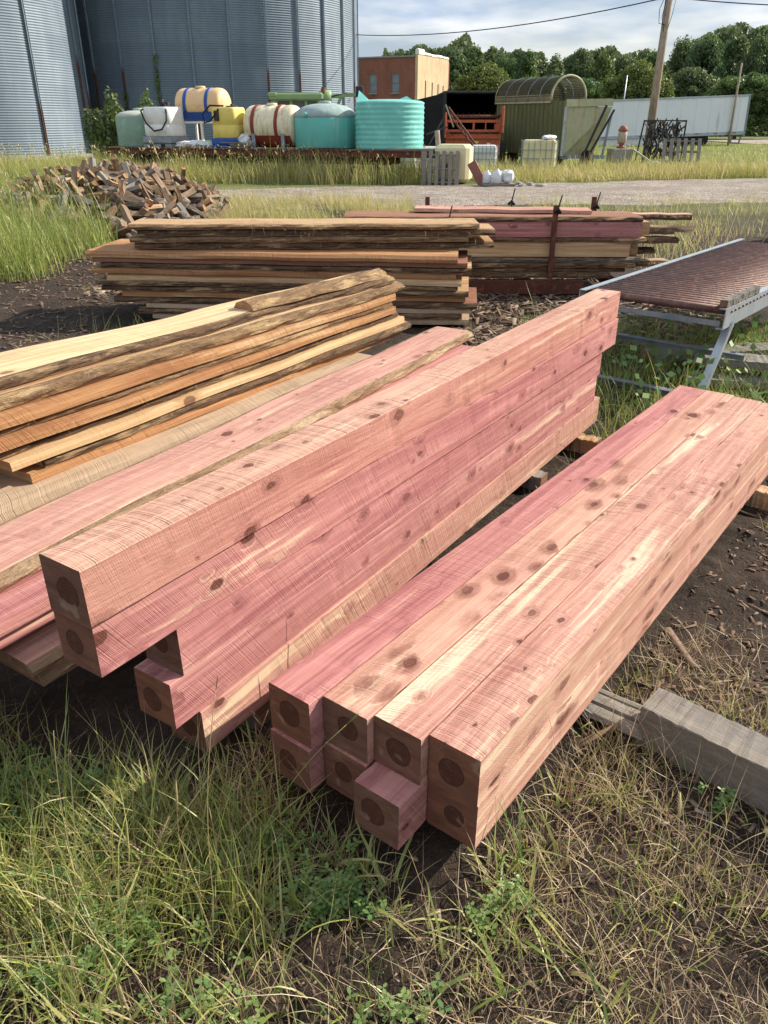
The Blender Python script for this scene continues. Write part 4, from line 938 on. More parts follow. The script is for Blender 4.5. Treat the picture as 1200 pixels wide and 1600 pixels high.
# peach tank on a white stand with blue band and blue base
pt = htank('horizontal_tank', 3.0, 1.65, 1.30, .50, 1.82, MT['peach_plastic'], (-.45, .38), MT['blue'], 'peach coloured tank with blue straps raised on a white stand')
part('cradle', MT['blue'], pt, lambda b: cradle(b, .515, 1.30, -.8, .8))
part('stand', MT['white_plastic'], pt, lambda b: [b.box((x, y, .40), (.07, .07, .80)) for x in (-.6, .1, .6) for y in (-.4, .4)] + [b.box((0, y, .76), (1.5, .06, .06)) for y in (-.4, .4)])
# white mini bulk drum
def drum(name, u, d, w, h, mats, label, base_h, hose=None):
    root = empty(name, FP(u, d, DZ), fa, label=label, cat='drum')
    part('pallet_base', mats[1], root, lambda b: (b.box((0, 0, base_h * .66), (w * 1.0, w * 1.0, base_h * .66), bev=.04), [b.box((x, y, base_h * .16), (w * .22, w * .22, base_h * .32)) for x in (-w * .37, 0, w * .37) for y in (-w * .37, w * .37)]))
    def body(b):
        n = 40; vs = []; zs = [base_h + .002, base_h + .03, h * .55, h * .56, h * .58, h * .60, h - .05, h]
        ws = [.46, .485, .485, .47, .47, .485, .48, .45]
        for z, q in zip(zs, ws):
            for k in range(n):
                a = 2 * math.pi * k / n; c_, s_ = math.cos(a), math.sin(a); e = .45
                vs.append((math.copysign(abs(c_) ** e, c_) * w * q, math.copysign(abs(s_) ** e, s_) * w * q, z))
        b.add(vs, [(i * n + k, i * n + (k + 1) % n, (i + 1) * n + (k + 1) % n, (i + 1) * n + k) for i in range(len(zs) - 1) for k in range(n)] + [tuple(range((len(zs) - 1) * n, len(zs) * n))], smooth=True)
    part('body', mats[0], root, body)
    if hose: part('hose', MT['rubber'], root, lambda b: b.tube(hose, .028, 8))
    return root
dr = drum('bulk_drum', 1.98, .72, 1.14, 1.22, (MT['white_plastic'], MT['galv_dark']), 'white square-shouldered drum with grey base and a hanging black hose', .34,
     [(-.42, -.3, 1.25), (-.46, -.6, 1.1), (-.3, -.63, .75), (0, -.64, .5), (.3, -.64, .55), (.5, -.62, .8), (.5, -.58, 1.05), (.3, -.3, 1.3), (.05, -.1, 1.36)])
part('pump', MT['dark'], dr, lambda b: (b.lathe([(.09, 1.2), (.1, 1.3), (.06, 1.34), (.06, 1.45), (0, 1.46)], 14), b.box((.15, 0, 1.32), (.22, .12, .1))))
dr = drum('bulk_drum', 4.48, .70, .94, 1.20, (MT['yellow_plastic'], MT['blue']), 'tall yellow drum on a blue pallet base with a black hose loop', .30,
     [(-.05, -.2, 1.24), (-.5, -.3, 1.25), (-.68, -.5, 1.0), (-.62, -.52, .75), (-.4, -.52, .8), (-.2, -.5, 1.0), (-.1, -.45, 1.15)])
part('pump', MT['dark'], dr, lambda b: (b.lathe([(.2, 1.18), (.2, 1.24), (.05, 1.25), (.05, 1.3), (0, 1.3)], 14, M=Matrix.Translation((.15, 0, 0))), b.box((-.18, -.45, .95), (.16, .12, .3))))
# crumpled white bags and scrap on the deck
def crumple(name, loc, sx_, sy_, sz_, seed, mat, label, cat, group=None):
    r_ = random.Random(seed); b = MB(); n, m_ = 12, 7; vs = []
    for i in range(m_):
        ph = math.pi * i / (m_ - 1)
        for k in range(n):
            a = 2 * math.pi * k / n; q = 1 + r_.uniform(-.22, .22)
            vs.append((sx_ * math.sin(ph) ** .6 * math.cos(a) * q, sy_ * math.sin(ph) ** .6 * math.sin(a) * q, sz_ * (.5 - .5 * math.cos(ph)) * (1 + r_.uniform(-.1, .1))))
    b.add(vs, [(i * n + k, i * n + (k + 1) % n, (i + 1) * n + (k + 1) % n, (i + 1) * n + k) for i in range(m_ - 1) for k in range(n)])
    return b.build(name, mat, None, loc, r_.uniform(0, 3), label=label, cat=cat, group=group)
for i, (u, d, s_) in enumerate(((2.95, .35, .28), (3.35, .5, .3), (3.75, .4, .26))):
    crumple('plastic_bag', FP(u, d, DZ), s_ * 1.2, s_ * .8, s_ * .75, 30 + i, MT['bag'], ('left', 'middle', 'right')[i] + ' heap of crumpled white bags between the white and yellow drums', 'bags', 'crumpled white bags on the flatbed')
crumple('plastic_bag', FP(5.15, .5, DZ), .25, .2, .42, 40, MT['bag'], 'crumpled white sack leaning beside the cream tank', 'bag')
b = MB()
for k in range(7): b.box((rng.uniform(-.3, .3), rng.uniform(-.1, .1), .03 + k * .025), (.7, .05, .022), rz=rng.uniform(-.3, .3))
b.build('scrap_strips', MT['old_grey'], None, FP(5.05, .2, DZ), 0, label='flat bundle of grey scrap strips beside the yellow drum', cat='scrap', kind='stuff')
beam(1.5, .12, .05, [MT['old_grey'], MT['end_dark']], FP(10.2, .1, DZ + .028), fa, 860, name='loose_board', label='grey loose board on the deck edge before the turquoise tank', cat='board')
beam(1.2, .12, .05, [MT['dark'], MT['dark']], FP(7.6, .12, DZ + .028), fa, 861, name='loose_board', label='black loose board on the deck edge before the teal tank', cat='board')

# light green machine behind the cream tank (harvester cab and spout)
cb = empty('green_harvester', (-3.2, 32.6, 0), 0, label='light green farm machine with cab showing behind the cream tank', cat='farm machine')
part('chassis', MT['green_paint'], cb, lambda b: (b.box((-.1, 0, .75), (1.6, 1.3, .5), bev=.04), b.box((-2.6, .3, .95), (2.6, .5, .18))))
part('cab', MT['green_paint'], cb, lambda b: (b.box((-.75, -.5, 1.7), (.1, .1, 1.4)), b.box((-.22, -.5, 1.7), (.09, .1, 1.4)), b.box((.33, -.5, 1.7), (.09, .1, 1.4)), b.box((.80, -.5, 1.7), (.12, .1, 1.4)), b.box((0, .5, 1.7), (1.6, .08, 1.4)), b.box((0, -.5, 1.1), (1.6, .1, .5))))
part('cab_roof', MT['green_paint'], cb, lambda b: (b.box((-.02, 0, 2.50), (2.0, 1.35, .26), bev=.06), b.box((-.88, -.2, 2.56), (.32, 1.0, .16), bev=.03)))
for xg in (-.485, .055, .56): part('cab_window', MT['glass_dark'], cb, lambda b: b.box((xg, -.5, 1.86), (.43, .02, 1.0)))
part('tank_drum', MT['green_paint'], cb, lambda b: b.tube([(.85, -.3, 2.46), (1.25, -.3, 2.46)], .26, 16))
part('arm', MT['green_paint'], cb, lambda b: (b.bar((1.1, -.2, 2.5), (2.2, -.2, 2.58), .16, .12), b.bar((1.6, -.2, 2.5), (1.35, -.2, 1.9), .1, .1)))
part('exhaust', MT['rust'], cb, lambda b: b.tube([(.98, -.45, 1.2), (.98, -.45, 2.8)], .08, 10))
part('hydraulic_motor', MT['dark'], cb, lambda b: (b.box((2.3, -.2, 2.68), (.28, .25, .34), bev=.03), b.tube([(2.2, -.2, 2.5), (1.8, -.25, 2.62), (1.2, -.3, 2.5)], .02, 6), b.tube([(2.3, -.2, 2.5), (2.3, -.2, 1.9)], .05)))
for x in (-.6, .5): part('wheel', MT['rubber'], cb, lambda b: b.lathe([(.1, -.15), (.45, -.18), (.55, -.1), (.55, .1), (.45, .18), (.1, .15)], 24, M=Matrix.Translation((x, -.5, .55)) @ Matrix.Rotation(math.pi / 2, 4, 'X')))

# dark open box (tarped truck bed seen from its open end) behind
bx_ = empty('tarped_truck_box', (4.3, 42.0, 0), 0, label='black open-ended tarped truck box behind the orange spreader', cat='truck box')
def hollow(b, w, h, L, t, z0, y0=0, x0=0):
    b.box((x0 - w / 2 + t / 2, y0 + L / 2, z0 + h / 2), (t, L, h)); b.box((x0 + w / 2 - t / 2, y0 + L / 2, z0 + h / 2), (t, L, h))
    b.box((x0, y0 + L / 2, z0 + t / 2), (w - 2 * t, L, t)); b.box((x0, y0 + L - t / 2, z0 + h / 2 + t), (w - 2 * t, t, h - 2 * t + .2))
part('box_shell', MT['black'], bx_, lambda b: hollow(b, 2.7, 2.2, 8, .08, .7))
part('tarp_roof', MT['dark'], bx_, lambda b: b.box((0, 3.98, 2.945), (2.86, 8.1, .11), bev=.03))
part('corner_post', MT['dark'], bx_, lambda b: (b.box((-1.36, -.06, 1.8), (.1, .1, 2.3)),)); part('corner_post', MT['dark'], bx_, lambda b: (b.box((1.36, -.06, 1.8), (.1, .1, 2.3)),))
part('tarp_flap', MT['black'], bx_, lambda b: b.add([(-1.45, 0, 2.9), (-1.45, 0, .6), (-4.2, 3.2, .6), (-4.2, 3.2, 2.35), (-1.45, .06, 2.9), (-1.45, .06, .6), (-4.2, 3.26, .6), (-4.2, 3.26, 2.35)], [(0, 1, 2, 3), (7, 6, 5, 4), (0, 3, 7, 4), (1, 5, 6, 2), (0, 4, 5, 1), (3, 2, 6, 7)]))
for y in (1.0, 6.8): part('wheel', MT['rubber'], bx_, lambda b: b.lathe([(.1, -.15), (.4, -.18), (.5, -.1), (.5, .1), (.4, .18), (.1, .15)], 20, M=Matrix.Translation((1.0, y, .5)) @ Matrix.Rotation(math.pi / 2, 4, 'Y')))

# orange spreader
og = empty('orange_spreader', (3.66, 34.6, 0), R(-4), label='rusty orange manure spreader with toothed beaters at the rear', cat='spreader')
part('tub', MT['orange'], og, lambda b: (b.box((-1.12, 1.3, 1.05), (.07, 3.6, 1.1)), b.box((.98, 1.3, 1.05), (.07, 3.6, 1.1)), b.box((-.07, -.45, .92), (2.1, .07, .85)), b.box((-.07, 3.1, .9), (2.1, .07, .8)), b.box((-.07, 1.3, .62), (2.1, 3.5, .06))))
part('side_shield', MT['orange'], og, lambda b: b.box((1.05, -.55, 1.75), (.08, .75, .95), bev=.02)); part('side_shield', MT['orange'], og, lambda b: b.box((-1.18, -.55, 1.55), (.08, .7, .9), bev=.02))
part('upper_frame', MT['orange'], og, lambda b: (b.box((-.07, -.50, 1.70), (2.15, .10, .10)), b.box((-.07, -.50, 1.36), (2.15, .08, .08)), b.box((-.07, -.5, 1.53), (.08, .08, .28)), b.box((.4, -.49, 1.53), (.04, .08, .28))))
part('rear_lip', MT['orange'], og, lambda b: b.box((-.07, -.54, 1.12), (2.2, .12, .07)))
for z in (1.86, 1.28):
    part('beater', MT['rust'], og, lambda b: ([b.tube([(-1.0, -.45, z), (.95, -.45, z)], .06, 8)] + [b.add([(-.95 + k * .21, -.48, z), (-.89 + k * .21, -.48, z), (-.93 + k * .21, -.5 - .02 * (k % 3), z + .17), (-.95 + k * .21, -.42, z), (-.89 + k * .21, -.42, z)], [(0, 1, 2), (3, 2, 4), (0, 2, 3), (1, 4, 2), (0, 3, 4, 1)]) for k in range(10)]))
part('warning_plate', MT['bag'], og, lambda b: b.box((.55, -.495, .78), (.14, .012, .3)))
part('yellow_sticker', MT['yellow_plastic'], og, lambda b: b.box((.05, -.495, .95), (.2, .012, .08)))
for x in (-1.35, 1.2): part('wheel', MT['rubber'], og, lambda b: b.lathe([(.1, -.14), (.42, -.16), (.5, -.1), (.5, .1), (.42, .16), (.1, .14)], 20, M=Matrix.Translation((x, 1.5, .48)) @ Matrix.Rotation(math.pi / 2, 4, 'Y')))
# slanting ladder-like elevator frame in front
lad = empty('steel_elevator_frame', (0, 0, 0), 0, label='thin dark steel lattice frame leaning before the orange spreader', cat='steel frame')
p0, p1 = Vector((2.42, 32.6, 1.95)), Vector((4.10, 31.6, .0))
for dz in (0, .22): part('rail', MT['rust'], lad, lambda b: b.bar(p0 + Vector((0, 0, dz)), p1 + Vector((0, 0, dz * .6)), .05, .05))
for k in range(9):
    a = p0.lerp(p1, k / 9); c_ = p0.lerp(p1, (k + 1) / 9)
    part('brace', MT['rust'], lad, lambda b: b.bar(a + Vector((0, .0, .22 * (1 - .04 * k))), c_, .025, .025))
part('prop', MT['pole'], lad, lambda b: b.bar((2.30, 32.4, 2.25), (2.62, 32.4, 1.5), .08, .05))
part('strut', MT['dark'], lad, lambda b: (b.bar((2.42, 32.6, 1.5), (1.6, 32.3, 1.25), .05, .05), b.bar((2.3, 32.6, 1.9), (1.7, 32.2, .9), .03, .03)))
b = MB(); b.tube([(0, 0, 0), (-.12, .1, 1.15)], .09, 8); b.build('leaning_post', MT['pole'], None, (2.0, 30.3, 0.25), label='grey post leaning against the right end of the tanks', cat='post')

# green forage wagon with mesh arch
gw = empty('forage_wagon', (0, 0, 0), 0, label='olive green forage wagon with an arched wire mesh roof', cat='farm wagon')
# bottom corner points: back-left, front-right of the long side
A_, B_ = Vector((5.0, 38.3, 0)), Vector((7.09, 34.0, 0)); side = (B_ - A_); sl = side.length; sdir = side.normalized(); nrm = Vector((-sdir.y, sdir.x, 0)) ; nrm = nrm if nrm.x > 0 else -nrm
Wd = 1.6
def WP(s, n_, z): p = A_ + sdir * s + nrm * n_; return (p.x, p.y, z)
part('body_side', MT['olive'], gw, lambda b: b.add([WP(0, 0, .50), WP(sl, 0, .42), WP(sl, -.03, 2.42), WP(0, -.03, 2.42), WP(0, .05, .5), WP(sl, .05, .42), WP(sl, .02, 2.42), WP(0, .02, 2.42)], [(0, 1, 2, 3), (7, 6, 5, 4), (0, 3, 7, 4), (1, 5, 6, 2), (0, 4, 5, 1), (3, 2, 6, 7)]))
for k in range(16):
    s_ = .15 + k * (sl - .3) / 15
    part('rib', MT['olive'], gw, lambda b: b.bar(WP(s_, -.015, .5), WP(s_, -.045, 2.40), .05, .03))
part('body_side', MT['olive'], gw, lambda b: b.bar(WP(0, Wd, 1.45), WP(sl, Wd, 1.45), .06, 1.95))
part('back_end', MT['olive'], gw, lambda b: b.bar(WP(0, .06, 1.45), WP(0, Wd - .04, 1.45), .06, 1.9))
# sloped front end: overhanging at the top
def slope(b, n0, n1, m_=0): b.add([WP(sl, n0, .45), WP(sl, n1, .45), WP(sl + .75, n1 + .1, 2.2), WP(sl + .02, n0, 2.2), WP(sl - .05, n0, .45), WP(sl - .05, n1, .45), WP(sl + .68, n1 + .1, 2.2), WP(sl - .03, n0, 2.2)], [(0, 1, 2, 3), (7, 6, 5, 4), (0, 3, 7, 4), (1, 5, 6, 2), (0, 4, 5, 1), (3, 2, 6, 7)])
part('front_end', MT['olive_light'], gw, lambda b: slope(b, .05, Wd))
part('front_header', MT['olive_light'], gw, lambda b: b.bar(WP(sl + .06, .0, 2.33), WP(sl + .75, Wd + .12, 2.36), .07, .26))
part('side_header', MT['olive_light'], gw, lambda b: b.bar(WP(-.1, -.06, 2.52), WP(sl - .9, -.06, 2.50), .05, .3))
part('edge_strip', MT['galv'], gw, lambda b: b.bar(WP(sl + .03, .0, .45), WP(sl + .05, .0, 2.2), .06, .10))
part('support_beam', MT['dark'], gw, lambda b: b.bar(WP(sl + .45, .55, .05), WP(sl + .95, 1.25, 2.25), .09, .09))
part('support_beam', MT['dark'], gw, lambda b: b.bar(WP(sl + .6, .9, .45), WP(sl + .95, Wd + .05, 2.1), .07, .07))
part('support_beam', MT['galv_dark'], gw, lambda b: b.bar(WP(sl + .7, Wd - .1, .35), WP(sl + .85, Wd, 1.9), .08, .08))
part('lower_frame', MT['galv_dark'], gw, lambda b: (b.bar(WP(sl - .2, .1, .42), WP(sl + .8, Wd, .42), .12, .14), b.bar(WP(0, .3, .38), WP(sl, .3, .38), .12, .12), b.bar(WP(0, 1.7, .38), WP(sl, 1.7, .38), .12, .12)))
for s_, n_ in ((1.0, .3), (1.0, 1.7), (sl - .6, .3), (sl - .4, 1.7), (sl + .5, .9)):
    part('wheel', MT['rubber'], gw, lambda b: b.lathe([(.1, -.1), (.28, -.12), (.34, -.06), (.34, .06), (.28, .12), (.1, .1)], 20, M=Matrix.Translation(WP(s_, n_, .34)) @ Matrix.Rotation(math.atan2(sdir.y, sdir.x), 4, 'Z') @ Matrix.Rotation(math.pi / 2, 4, 'X')))
# arched hoops and wire mesh over them
ar = .85; az0 = 2.42; hs_ = [(-.05 + (sl - .75) * k / 5) for k in range(6)]
def hoop_pts(s, r0=ar, n=18): return [WP(s, Wd * .47 - math.cos(math.pi * k / n) * r0, az0 + math.sin(math.pi * k / n) * r0 * .92 + (.12 if 0 < k < n else 0)) for k in range(n + 1)]
for k, s_ in enumerate(hs_): part('hoop', MT['olive_light'] if k in (0, 5) else MT['galv_dark'], gw, lambda b: b.tube(hoop_pts(s_), .045 if k == 5 else .022, 6))
def meshm():
    m = NT('fine_wire_mesh'); 
    col = m.mix(m.noise(m.objco(False), 3., 4), (.055, .055, .03), (.10, .095, .05)); m.out(col, .8); return m.mat
MT['mesh'] = meshm()
wb = MB()
for k in range(1, 36):
    a = math.pi * k / 36
    wb.tube([WP(hs_[0], Wd * .47 - math.cos(a) * ar, az0 + .12 + math.sin(a) * ar * .92), WP(hs_[-1], Wd * .47 - math.cos(a) * ar, az0 + .12 + math.sin(a) * ar * .92)], .015, 3, cap=False, smooth=False)
s_ = hs_[0]
while s_ < hs_[-1]: wb.tube(hoop_pts(s_, ar, 14), .015, 3, cap=False, smooth=False); s_ += .075
o = wb.build('wire_mesh', MT['mesh'], gw); o['kind'] = 'stuff'
part('end_sheet', grunge('dusty_pink_sheet', (.42, .30, .22), (.34, .25, .18), 2, .9), gw, lambda b: b.add([WP(.02, Wd * .47 - math.cos(math.pi * k / 14) * .80, az0 + .1 + math.sin(math.pi * k / 14) * .83) for k in range(15)] + [WP(.0, Wd * .47 - math.cos(math.pi * k / 14) * .80, az0 + .1 + math.sin(math.pi * k / 14) * .83) for k in range(15)], [tuple(range(15)), tuple(range(29, 14, -1))] + [(k, k + 15, k + 16, k + 1) for k in range(14)]))

# IBC totes (caged)
def tote(loc, rz, label, w=1.15, d=1.0, h=.95, z0=.16, mat='white_plastic', bars=7, pallet=True):
    root = empty('ibc_tote', loc, rz, label=label, cat='tote', group='caged plastic totes')
    part('bottle', MT[mat], root, lambda b: b.box((0, 0, z0 + h / 2), (w - .06, d - .06, h), bev=.07))
    if pallet:
        part('pallet_base', MT['galv_dark'], root, lambda b: (b.box((0, 0, z0 - .03), (w, d, .04)), [b.box((x, 0, (z0 - .05) / 2), (.1, d, z0 - .05)) for x in (-w * .42, 0, w * .42)]))
    def cage(b):
        for k in range(bars):
            x = -w / 2 + w * k / (bars - 1)
            for y in (-d / 2, d / 2): b.box((x, y, z0 + h / 2), (.018, .018, h))
            y = -d / 2 + d * k / (bars - 1)
            for x2 in (-w / 2, w / 2):
                if 0 < k < bars - 1: b.box((x2, y, z0 + h / 2), (.018, .018, h))
        for k in range(4):
            z = z0 + .08 + (h - .12) * k / 3
            for y in (-d / 2 - .019, d / 2 + .019): b.box((0, y, z), (w, .018, .018))
            for x2 in (-w / 2 - .019, w / 2 + .019): b.box((x2, 0, z), (.018, d, .018))
    part('cage', MT['galv_dark'], root, cage); return root
tote((5.55, 30.4, 0), R(-6), 'caged tote with pale yellow contents before the green wagon', w=1.22, mat='cream_plastic')
crumple('plastic_bag', (5.85, 30.3, 1.10), .33, .25, .16, 50, MT['bag'], 'folded white sheet lying on the pale yellow caged tote', 'bag')
tote((.60, 29.9, 0), R(-10), 'left white caged tote under the right end of the flatbed', h=.75, w=1.25)
tote((3.72, 31.6, 0), R(-5), 'white caged tote behind the tipped cream tote, under the lattice frame', h=.75, w=1.0, bars=8)
tote((1.9, 31.2, 0), R(-10), 'white caged tote in the gap between flatbed and cream tote', h=.7, w=1.0)
crumple('plastic_bag', (-.95, 27.4, 0), .3, .2, .38, 51, MT['bag'], 'white sack lying under the flatbed in the weeds', 'bag')
# bare cream tote
rt2 = empty('cream_tote', (2.12, 25.6, 0), R(-14), label='bare cream plastic tote standing behind the grey pallet', cat='tote')
part('bottle', MT['cream_plastic'], rt2, lambda b: b.box((0, 0, .56), (1.05, .95, 1.04), bev=.10))
part('cap', MT['rust_pipe'], rt2, lambda b: b.lathe([(0, -.5), (.09, -.5), (.1, -.48), (.1, -.46)], 16, M=Matrix.Translation((-.2, 0, .5)) @ Matrix.Rotation(math.pi / 2, 4, 'X') @ Matrix.Scale(-1, 4, (0, 0, 1))))
# pallet leaning on it
def pallet(loc, rz, tilt, label, w=.9, h=.95, n=5, mat='old_grey', cat='pallet'):
    root = empty('wooden_pallet', loc, rz, label=label, cat=cat); root.rotation_euler = (tilt, 0, rz)
    sw = w / (n * 2 - 1) * 1.05
    for k in range(n):
        x = -w / 2 + sw / 2 + (w - sw) * k / (n - 1); part('slat', MT[mat], root, lambda b: b.box((x, 0, h / 2 + rng.uniform(-.02, .02)), (sw, .02, h), rz=rng.uniform(-.02, .02)))
        part('slat', MT[mat], root, lambda b: b.box((x + .01, .12, h / 2), (sw, .02, h)))
    for z in (.1, h / 2, h - .1): part('stringer', MT[mat], root, lambda b: b.box((0, .06, z), (w * .98, .095, .04)))
    return root
pallet((1.74, 24.75, -.02), R(-8), R(-12), 'grey slatted pallet leaning against the cream tote')
b = MB(); b.box((0, 0, .44), (.14, .14, .9)); b.build('wood_post', MT['old_grey'], None, (1.18, 25.0, 0), R(5), label='grey square post under the right corner of the flatbed', cat='post')
b = MB(); b.bar((0, 0, .62), (.38, -.1, .0), .05, .26); b.build('red_plate', MT['slab_red'], None, (2.55, 24.7, 0), label='dark red plate leaning beside the cream tote', cat='steel plate')
# jugs on a board
jb = MB(); jb.box((0, 0, .05), (.95, .5, .05), rz=.05); jb.build('ground_board', MT['old_grey'], None, (3.33, 24.35, .0), 0, label='flat grey board on the ground under the white jugs', cat='board')
for i, (x, y, s_, lb) in enumerate(((3.0, 24.4, .95, 'left'), (3.28, 24.3, 1.05, 'middle'))):
    root = empty('plastic_jug', (x, y, .078), R(20 * i - 10), label=lb + ' white handled jug on the grey board before the green weeds', cat='jug')
    part('body', MT['bag'], root, lambda b: b.lathe([(.11 * s_, 0), (.13 * s_, .02), (.13 * s_, .22 * s_), (.10 * s_, .30 * s_), (.045, .34 * s_), (.04, .37 * s_), (0, .37 * s_)], 16))
    part('handle', MT['bag'], root, lambda b: b.tube([(.11, 0, .2), (.17, 0, .25), (.13, 0, .32), (.05, 0, .33)], .016, 6))
crumple('plastic_bag', (3.60, 24.4, .078), .22, .18, .36, 53, MT['bag'], 'crumpled silver white bag to the right of the white jugs', 'bag')
for i, (x, y, s_) in enumerate(((4.0, 24.2, .1), (4.25, 24.5, .13), (4.5, 24.1, .1), (3.95, 24.7, .14))):
    crumple('stone', (x, y, -.02), s_ * 1.4, s_, s_, 60 + i, MT['concrete'], ('small leftmost', 'wide', 'small rightmost', 'hindmost')[i] + ' grey stone beside the board with jugs', 'stone')

# concrete block with hydrant-like pump
b = MB(); b.box((0, 0, .27), (.92, .7, .56), bev=.03); b.build('concrete_block', MT['concrete'], None, (10.25, 36.9, .1), .1, label='grey concrete block carrying the red and white pump head', cat='concrete block')
hy = empty('pump_head', (10.28, 36.9, .66), 0, label='faded red and white cylindrical pump head on a concrete block', cat='pump')
part('flange', MT['hydrant_red'], hy, lambda b: b.lathe([(.2, 0), (.2, .06), (.1, .08), (.1, .16), (.18, .18), (.18, .2)], 16))
part('barrel', grunge('dirty_white_paint', (.5, .44, .38), (.4, .33, .28), 5, .7, 0, (.3, .14, .1), .3), hy, lambda b: b.lathe([(.14, .2), (.19, .24), (.19, .62), (.15, .66)], 16))
part('cap', MT['hydrant_red'], hy, lambda b: b.lathe([(.2, .66), (.2, .72), (.13, .84), (.06, .88), (0, .88)], 16))
b = MB(); b.bar((0, 0, .5), (.75, -.3, .02), .3, .06); b.build('rubble_slab', MT['concrete'], None, (10.75, 36.6, .1), label='broken grey slab sloping off the concrete block', cat='slab')
crumple('stone', (11.55, 36.0, .05), .2, .15, .14, 66, MT['bag'], 'pale stone on the ground between block and junk cage', 'stone')

# junk cage and pallet at the pole
jk = empty('wire_cage_of_scrap', (12.35, 37.6, 0), R(4), label='dark rusty wire cage crammed with old scrap beside the pole', cat='scrap cage')
part('frame', MT['dark'], jk, lambda b: [b.bar(p, q, .05, .05) for p, q in (((-.9, 0, .1), (-.72, 0, 1.75)), ((.85, 0, .1), (.85, 0, 1.75)), ((-.72, 0, 1.72), (.85, 0, 1.72)), ((-.9, 0, .12), (.85, 0, .12)), ((-.9, .8, .1), (-.72, .8, 1.75)), ((.85, .8, .1), (.85, .8, 1.75)), ((-.72, .8, 1.72), (.85, .8, 1.72)), ((-.72, 0, 1.7), (-.72, .8, 1.7)), ((.85, 0, 1.7), (.85, .8, 1.7)))])
jb = MB()
for k in range(170):
    x, z = rng.uniform(-.75, .8), rng.uniform(.15, 1.6); a = rng.uniform(-.5, .5)
    jb.bar((x, rng.uniform(.02, .7), z), (x + math.sin(a) * .28, rng.uniform(.02, .7), z + math.cos(a) * .28), .05, .05, rng.randrange(3))
o = jb.build('scrap_pieces', [MT['dark'], MT['old_grey'], MT['dark']], jk); o['kind'] = 'stuff'
pallet((12.95, 36.9, .05), R(-14), R(-32), 'weathered grey pallet leaning on the scrap cage', w=1.6, h=1.15, n=6)
b = MB(); b.box((0, 0, .03), (1.3, .5, .06)); b.build('flat_board', MT['old_grey'], None, (12.9, 36.1, .06), -.05, label='flat grey board in the grass before the scrap cage', cat='board')

# utility pole and wires
up = empty('utility_pole', (11.95, 38.6, 0), 0, label='tall weathered wooden utility pole standing by the scrap cage', cat='utility pole')
part('pole', MT['pole'], up, lambda b: b.tube([(0, 0, -.3), (0.02, 0, 4), (.06, 0, 10.5)], [.19, .165, .13], 14))
part('insulator', MT['dark'], up, lambda b: (b.tube([(-.2, -.05, 6.3), (.25, -.05, 6.3)], .03), b.lathe([(.05, 6.25), (.07, 6.32), (.04, 6.4)], 10, M=Matrix.Translation((-.22, -.05, 0)))))
part('guy_loop', MT['wire'], up, lambda b: (b.tube([(-.2, -.12, 6.3), (-.35, -.14, 5.9), (-.3, -.14, 5.4), (-.05, -.14, 5.35)], .014, 5), b.tube([(-.12, -.12, 6.3), (-.2, -.14, 5.6), (-.05, -.14, 5.1)], .012, 5), b.tube([(.32, -.05, 6.3), (.22, -.12, 5.7), (.1, -.14, 5.2)], .012, 5)))
def wire(name, p, q, sag, label, r=.022):
    pts = [(p[0] + (q[0] - p[0]) * t, p[1] + (q[1] - p[1]) * t, p[2] + (q[2] - p[2]) * t - sag * 4 * t * (1 - t)) for t in [k / 16 for k in range(17)]]
    b = MB(); b.tube(pts, r, 5); return b.build(name, MT['wire'], None, label=label, cat='cable')
wire('overhead_cable', (11.8, 38.5, 6.32), (-3.0, 60, 6.9), .55, 'black overhead cable running from the pole left towards the grain bin', .024)
wire('overhead_cable', (12.1, 38.5, 6.32), (24, 36, 5.9), .25, 'black overhead cable running from the pole off to the right', .022)
b = MB(); b.tube([(0, 0, 0), (.04, 0, 4.8)], [.06, .045], 8); b.build('thin_post', MT['galv'], None, (20.6, 75, 0.4), label='thin pale post rising behind the white trailer', cat='post')
b = MB(); b.tube([(0, 0, -.1), (-.08, 0, 5.6)], [.10, .07], 8); b.build('leaning_pole', MT['pole'], None, (26.85, 66.5, 0), label='slim wooden pole at the right end of the white trailer', cat='pole')

# white semi trailer
st_ = empty('semi_trailer', (28.0, 68, .12), R(1.0), label='long white box semi trailer parked across the field', cat='trailer'); st_.rotation_euler = (0, R(2.0), R(181))
# local x runs towards the front (left in the view)
part('box', MT['trailer'], st_, lambda b: b.box((7.3, 0, 2.05), (14.6, 2.5, 2.75), bev=.04))
pan = None
for k in range(13):
    for s_ in (1,):
        mbp = MB(); mbp.box((0, 0, 0), (.03, .03, 2.6))
        if pan is None: pan = mbp.build('panel_seam', MT['trailer'], st_, (.6 + k * 1.12, 1.262, 2.05))
        else: share(pan, 'panel_seam', st_, (.6 + k * 1.12, 1.262, 2.05))
part('top_rail', MT['galv'], st_, lambda b: b.box((7.3, 1.27, 3.36), (14.6, .05, .12)))
part('bottom_rail', MT['galv'], st_, lambda b: b.box((7.3, 1.28, .80), (14.6, .06, .22)))
for k in range(10): part('marker', MT['hydrant_red'], st_, lambda b: b.box((.8 + k * 1.45, 1.325, .84), (.28, .02, .06)))
part('side_skirt', MT['white_plastic'], st_, lambda b: b.box((9.2, 1.22, .35), (6.2, .03, .66)))
part('rear_frame', MT['galv_dark'], st_, lambda b: (b.box((-.06, 1.18, 2.0), (.14, .14, 2.9)), b.box((-.06, -1.18, 2.0), (.14, .14, 2.9)), b.box((-.06, 0, .62), (.14, 2.3, .14))))
part('rear_guard', MT['galv_dark'], st_, lambda b: (b.bar((-.05, .8, .7), (.1, .8, .0), .1, .1), b.bar((-.05, -.8, .7), (.1, -.8, .0), .1, .1), b.box((.08, 0, .05), (.1, 2.0, .1))))
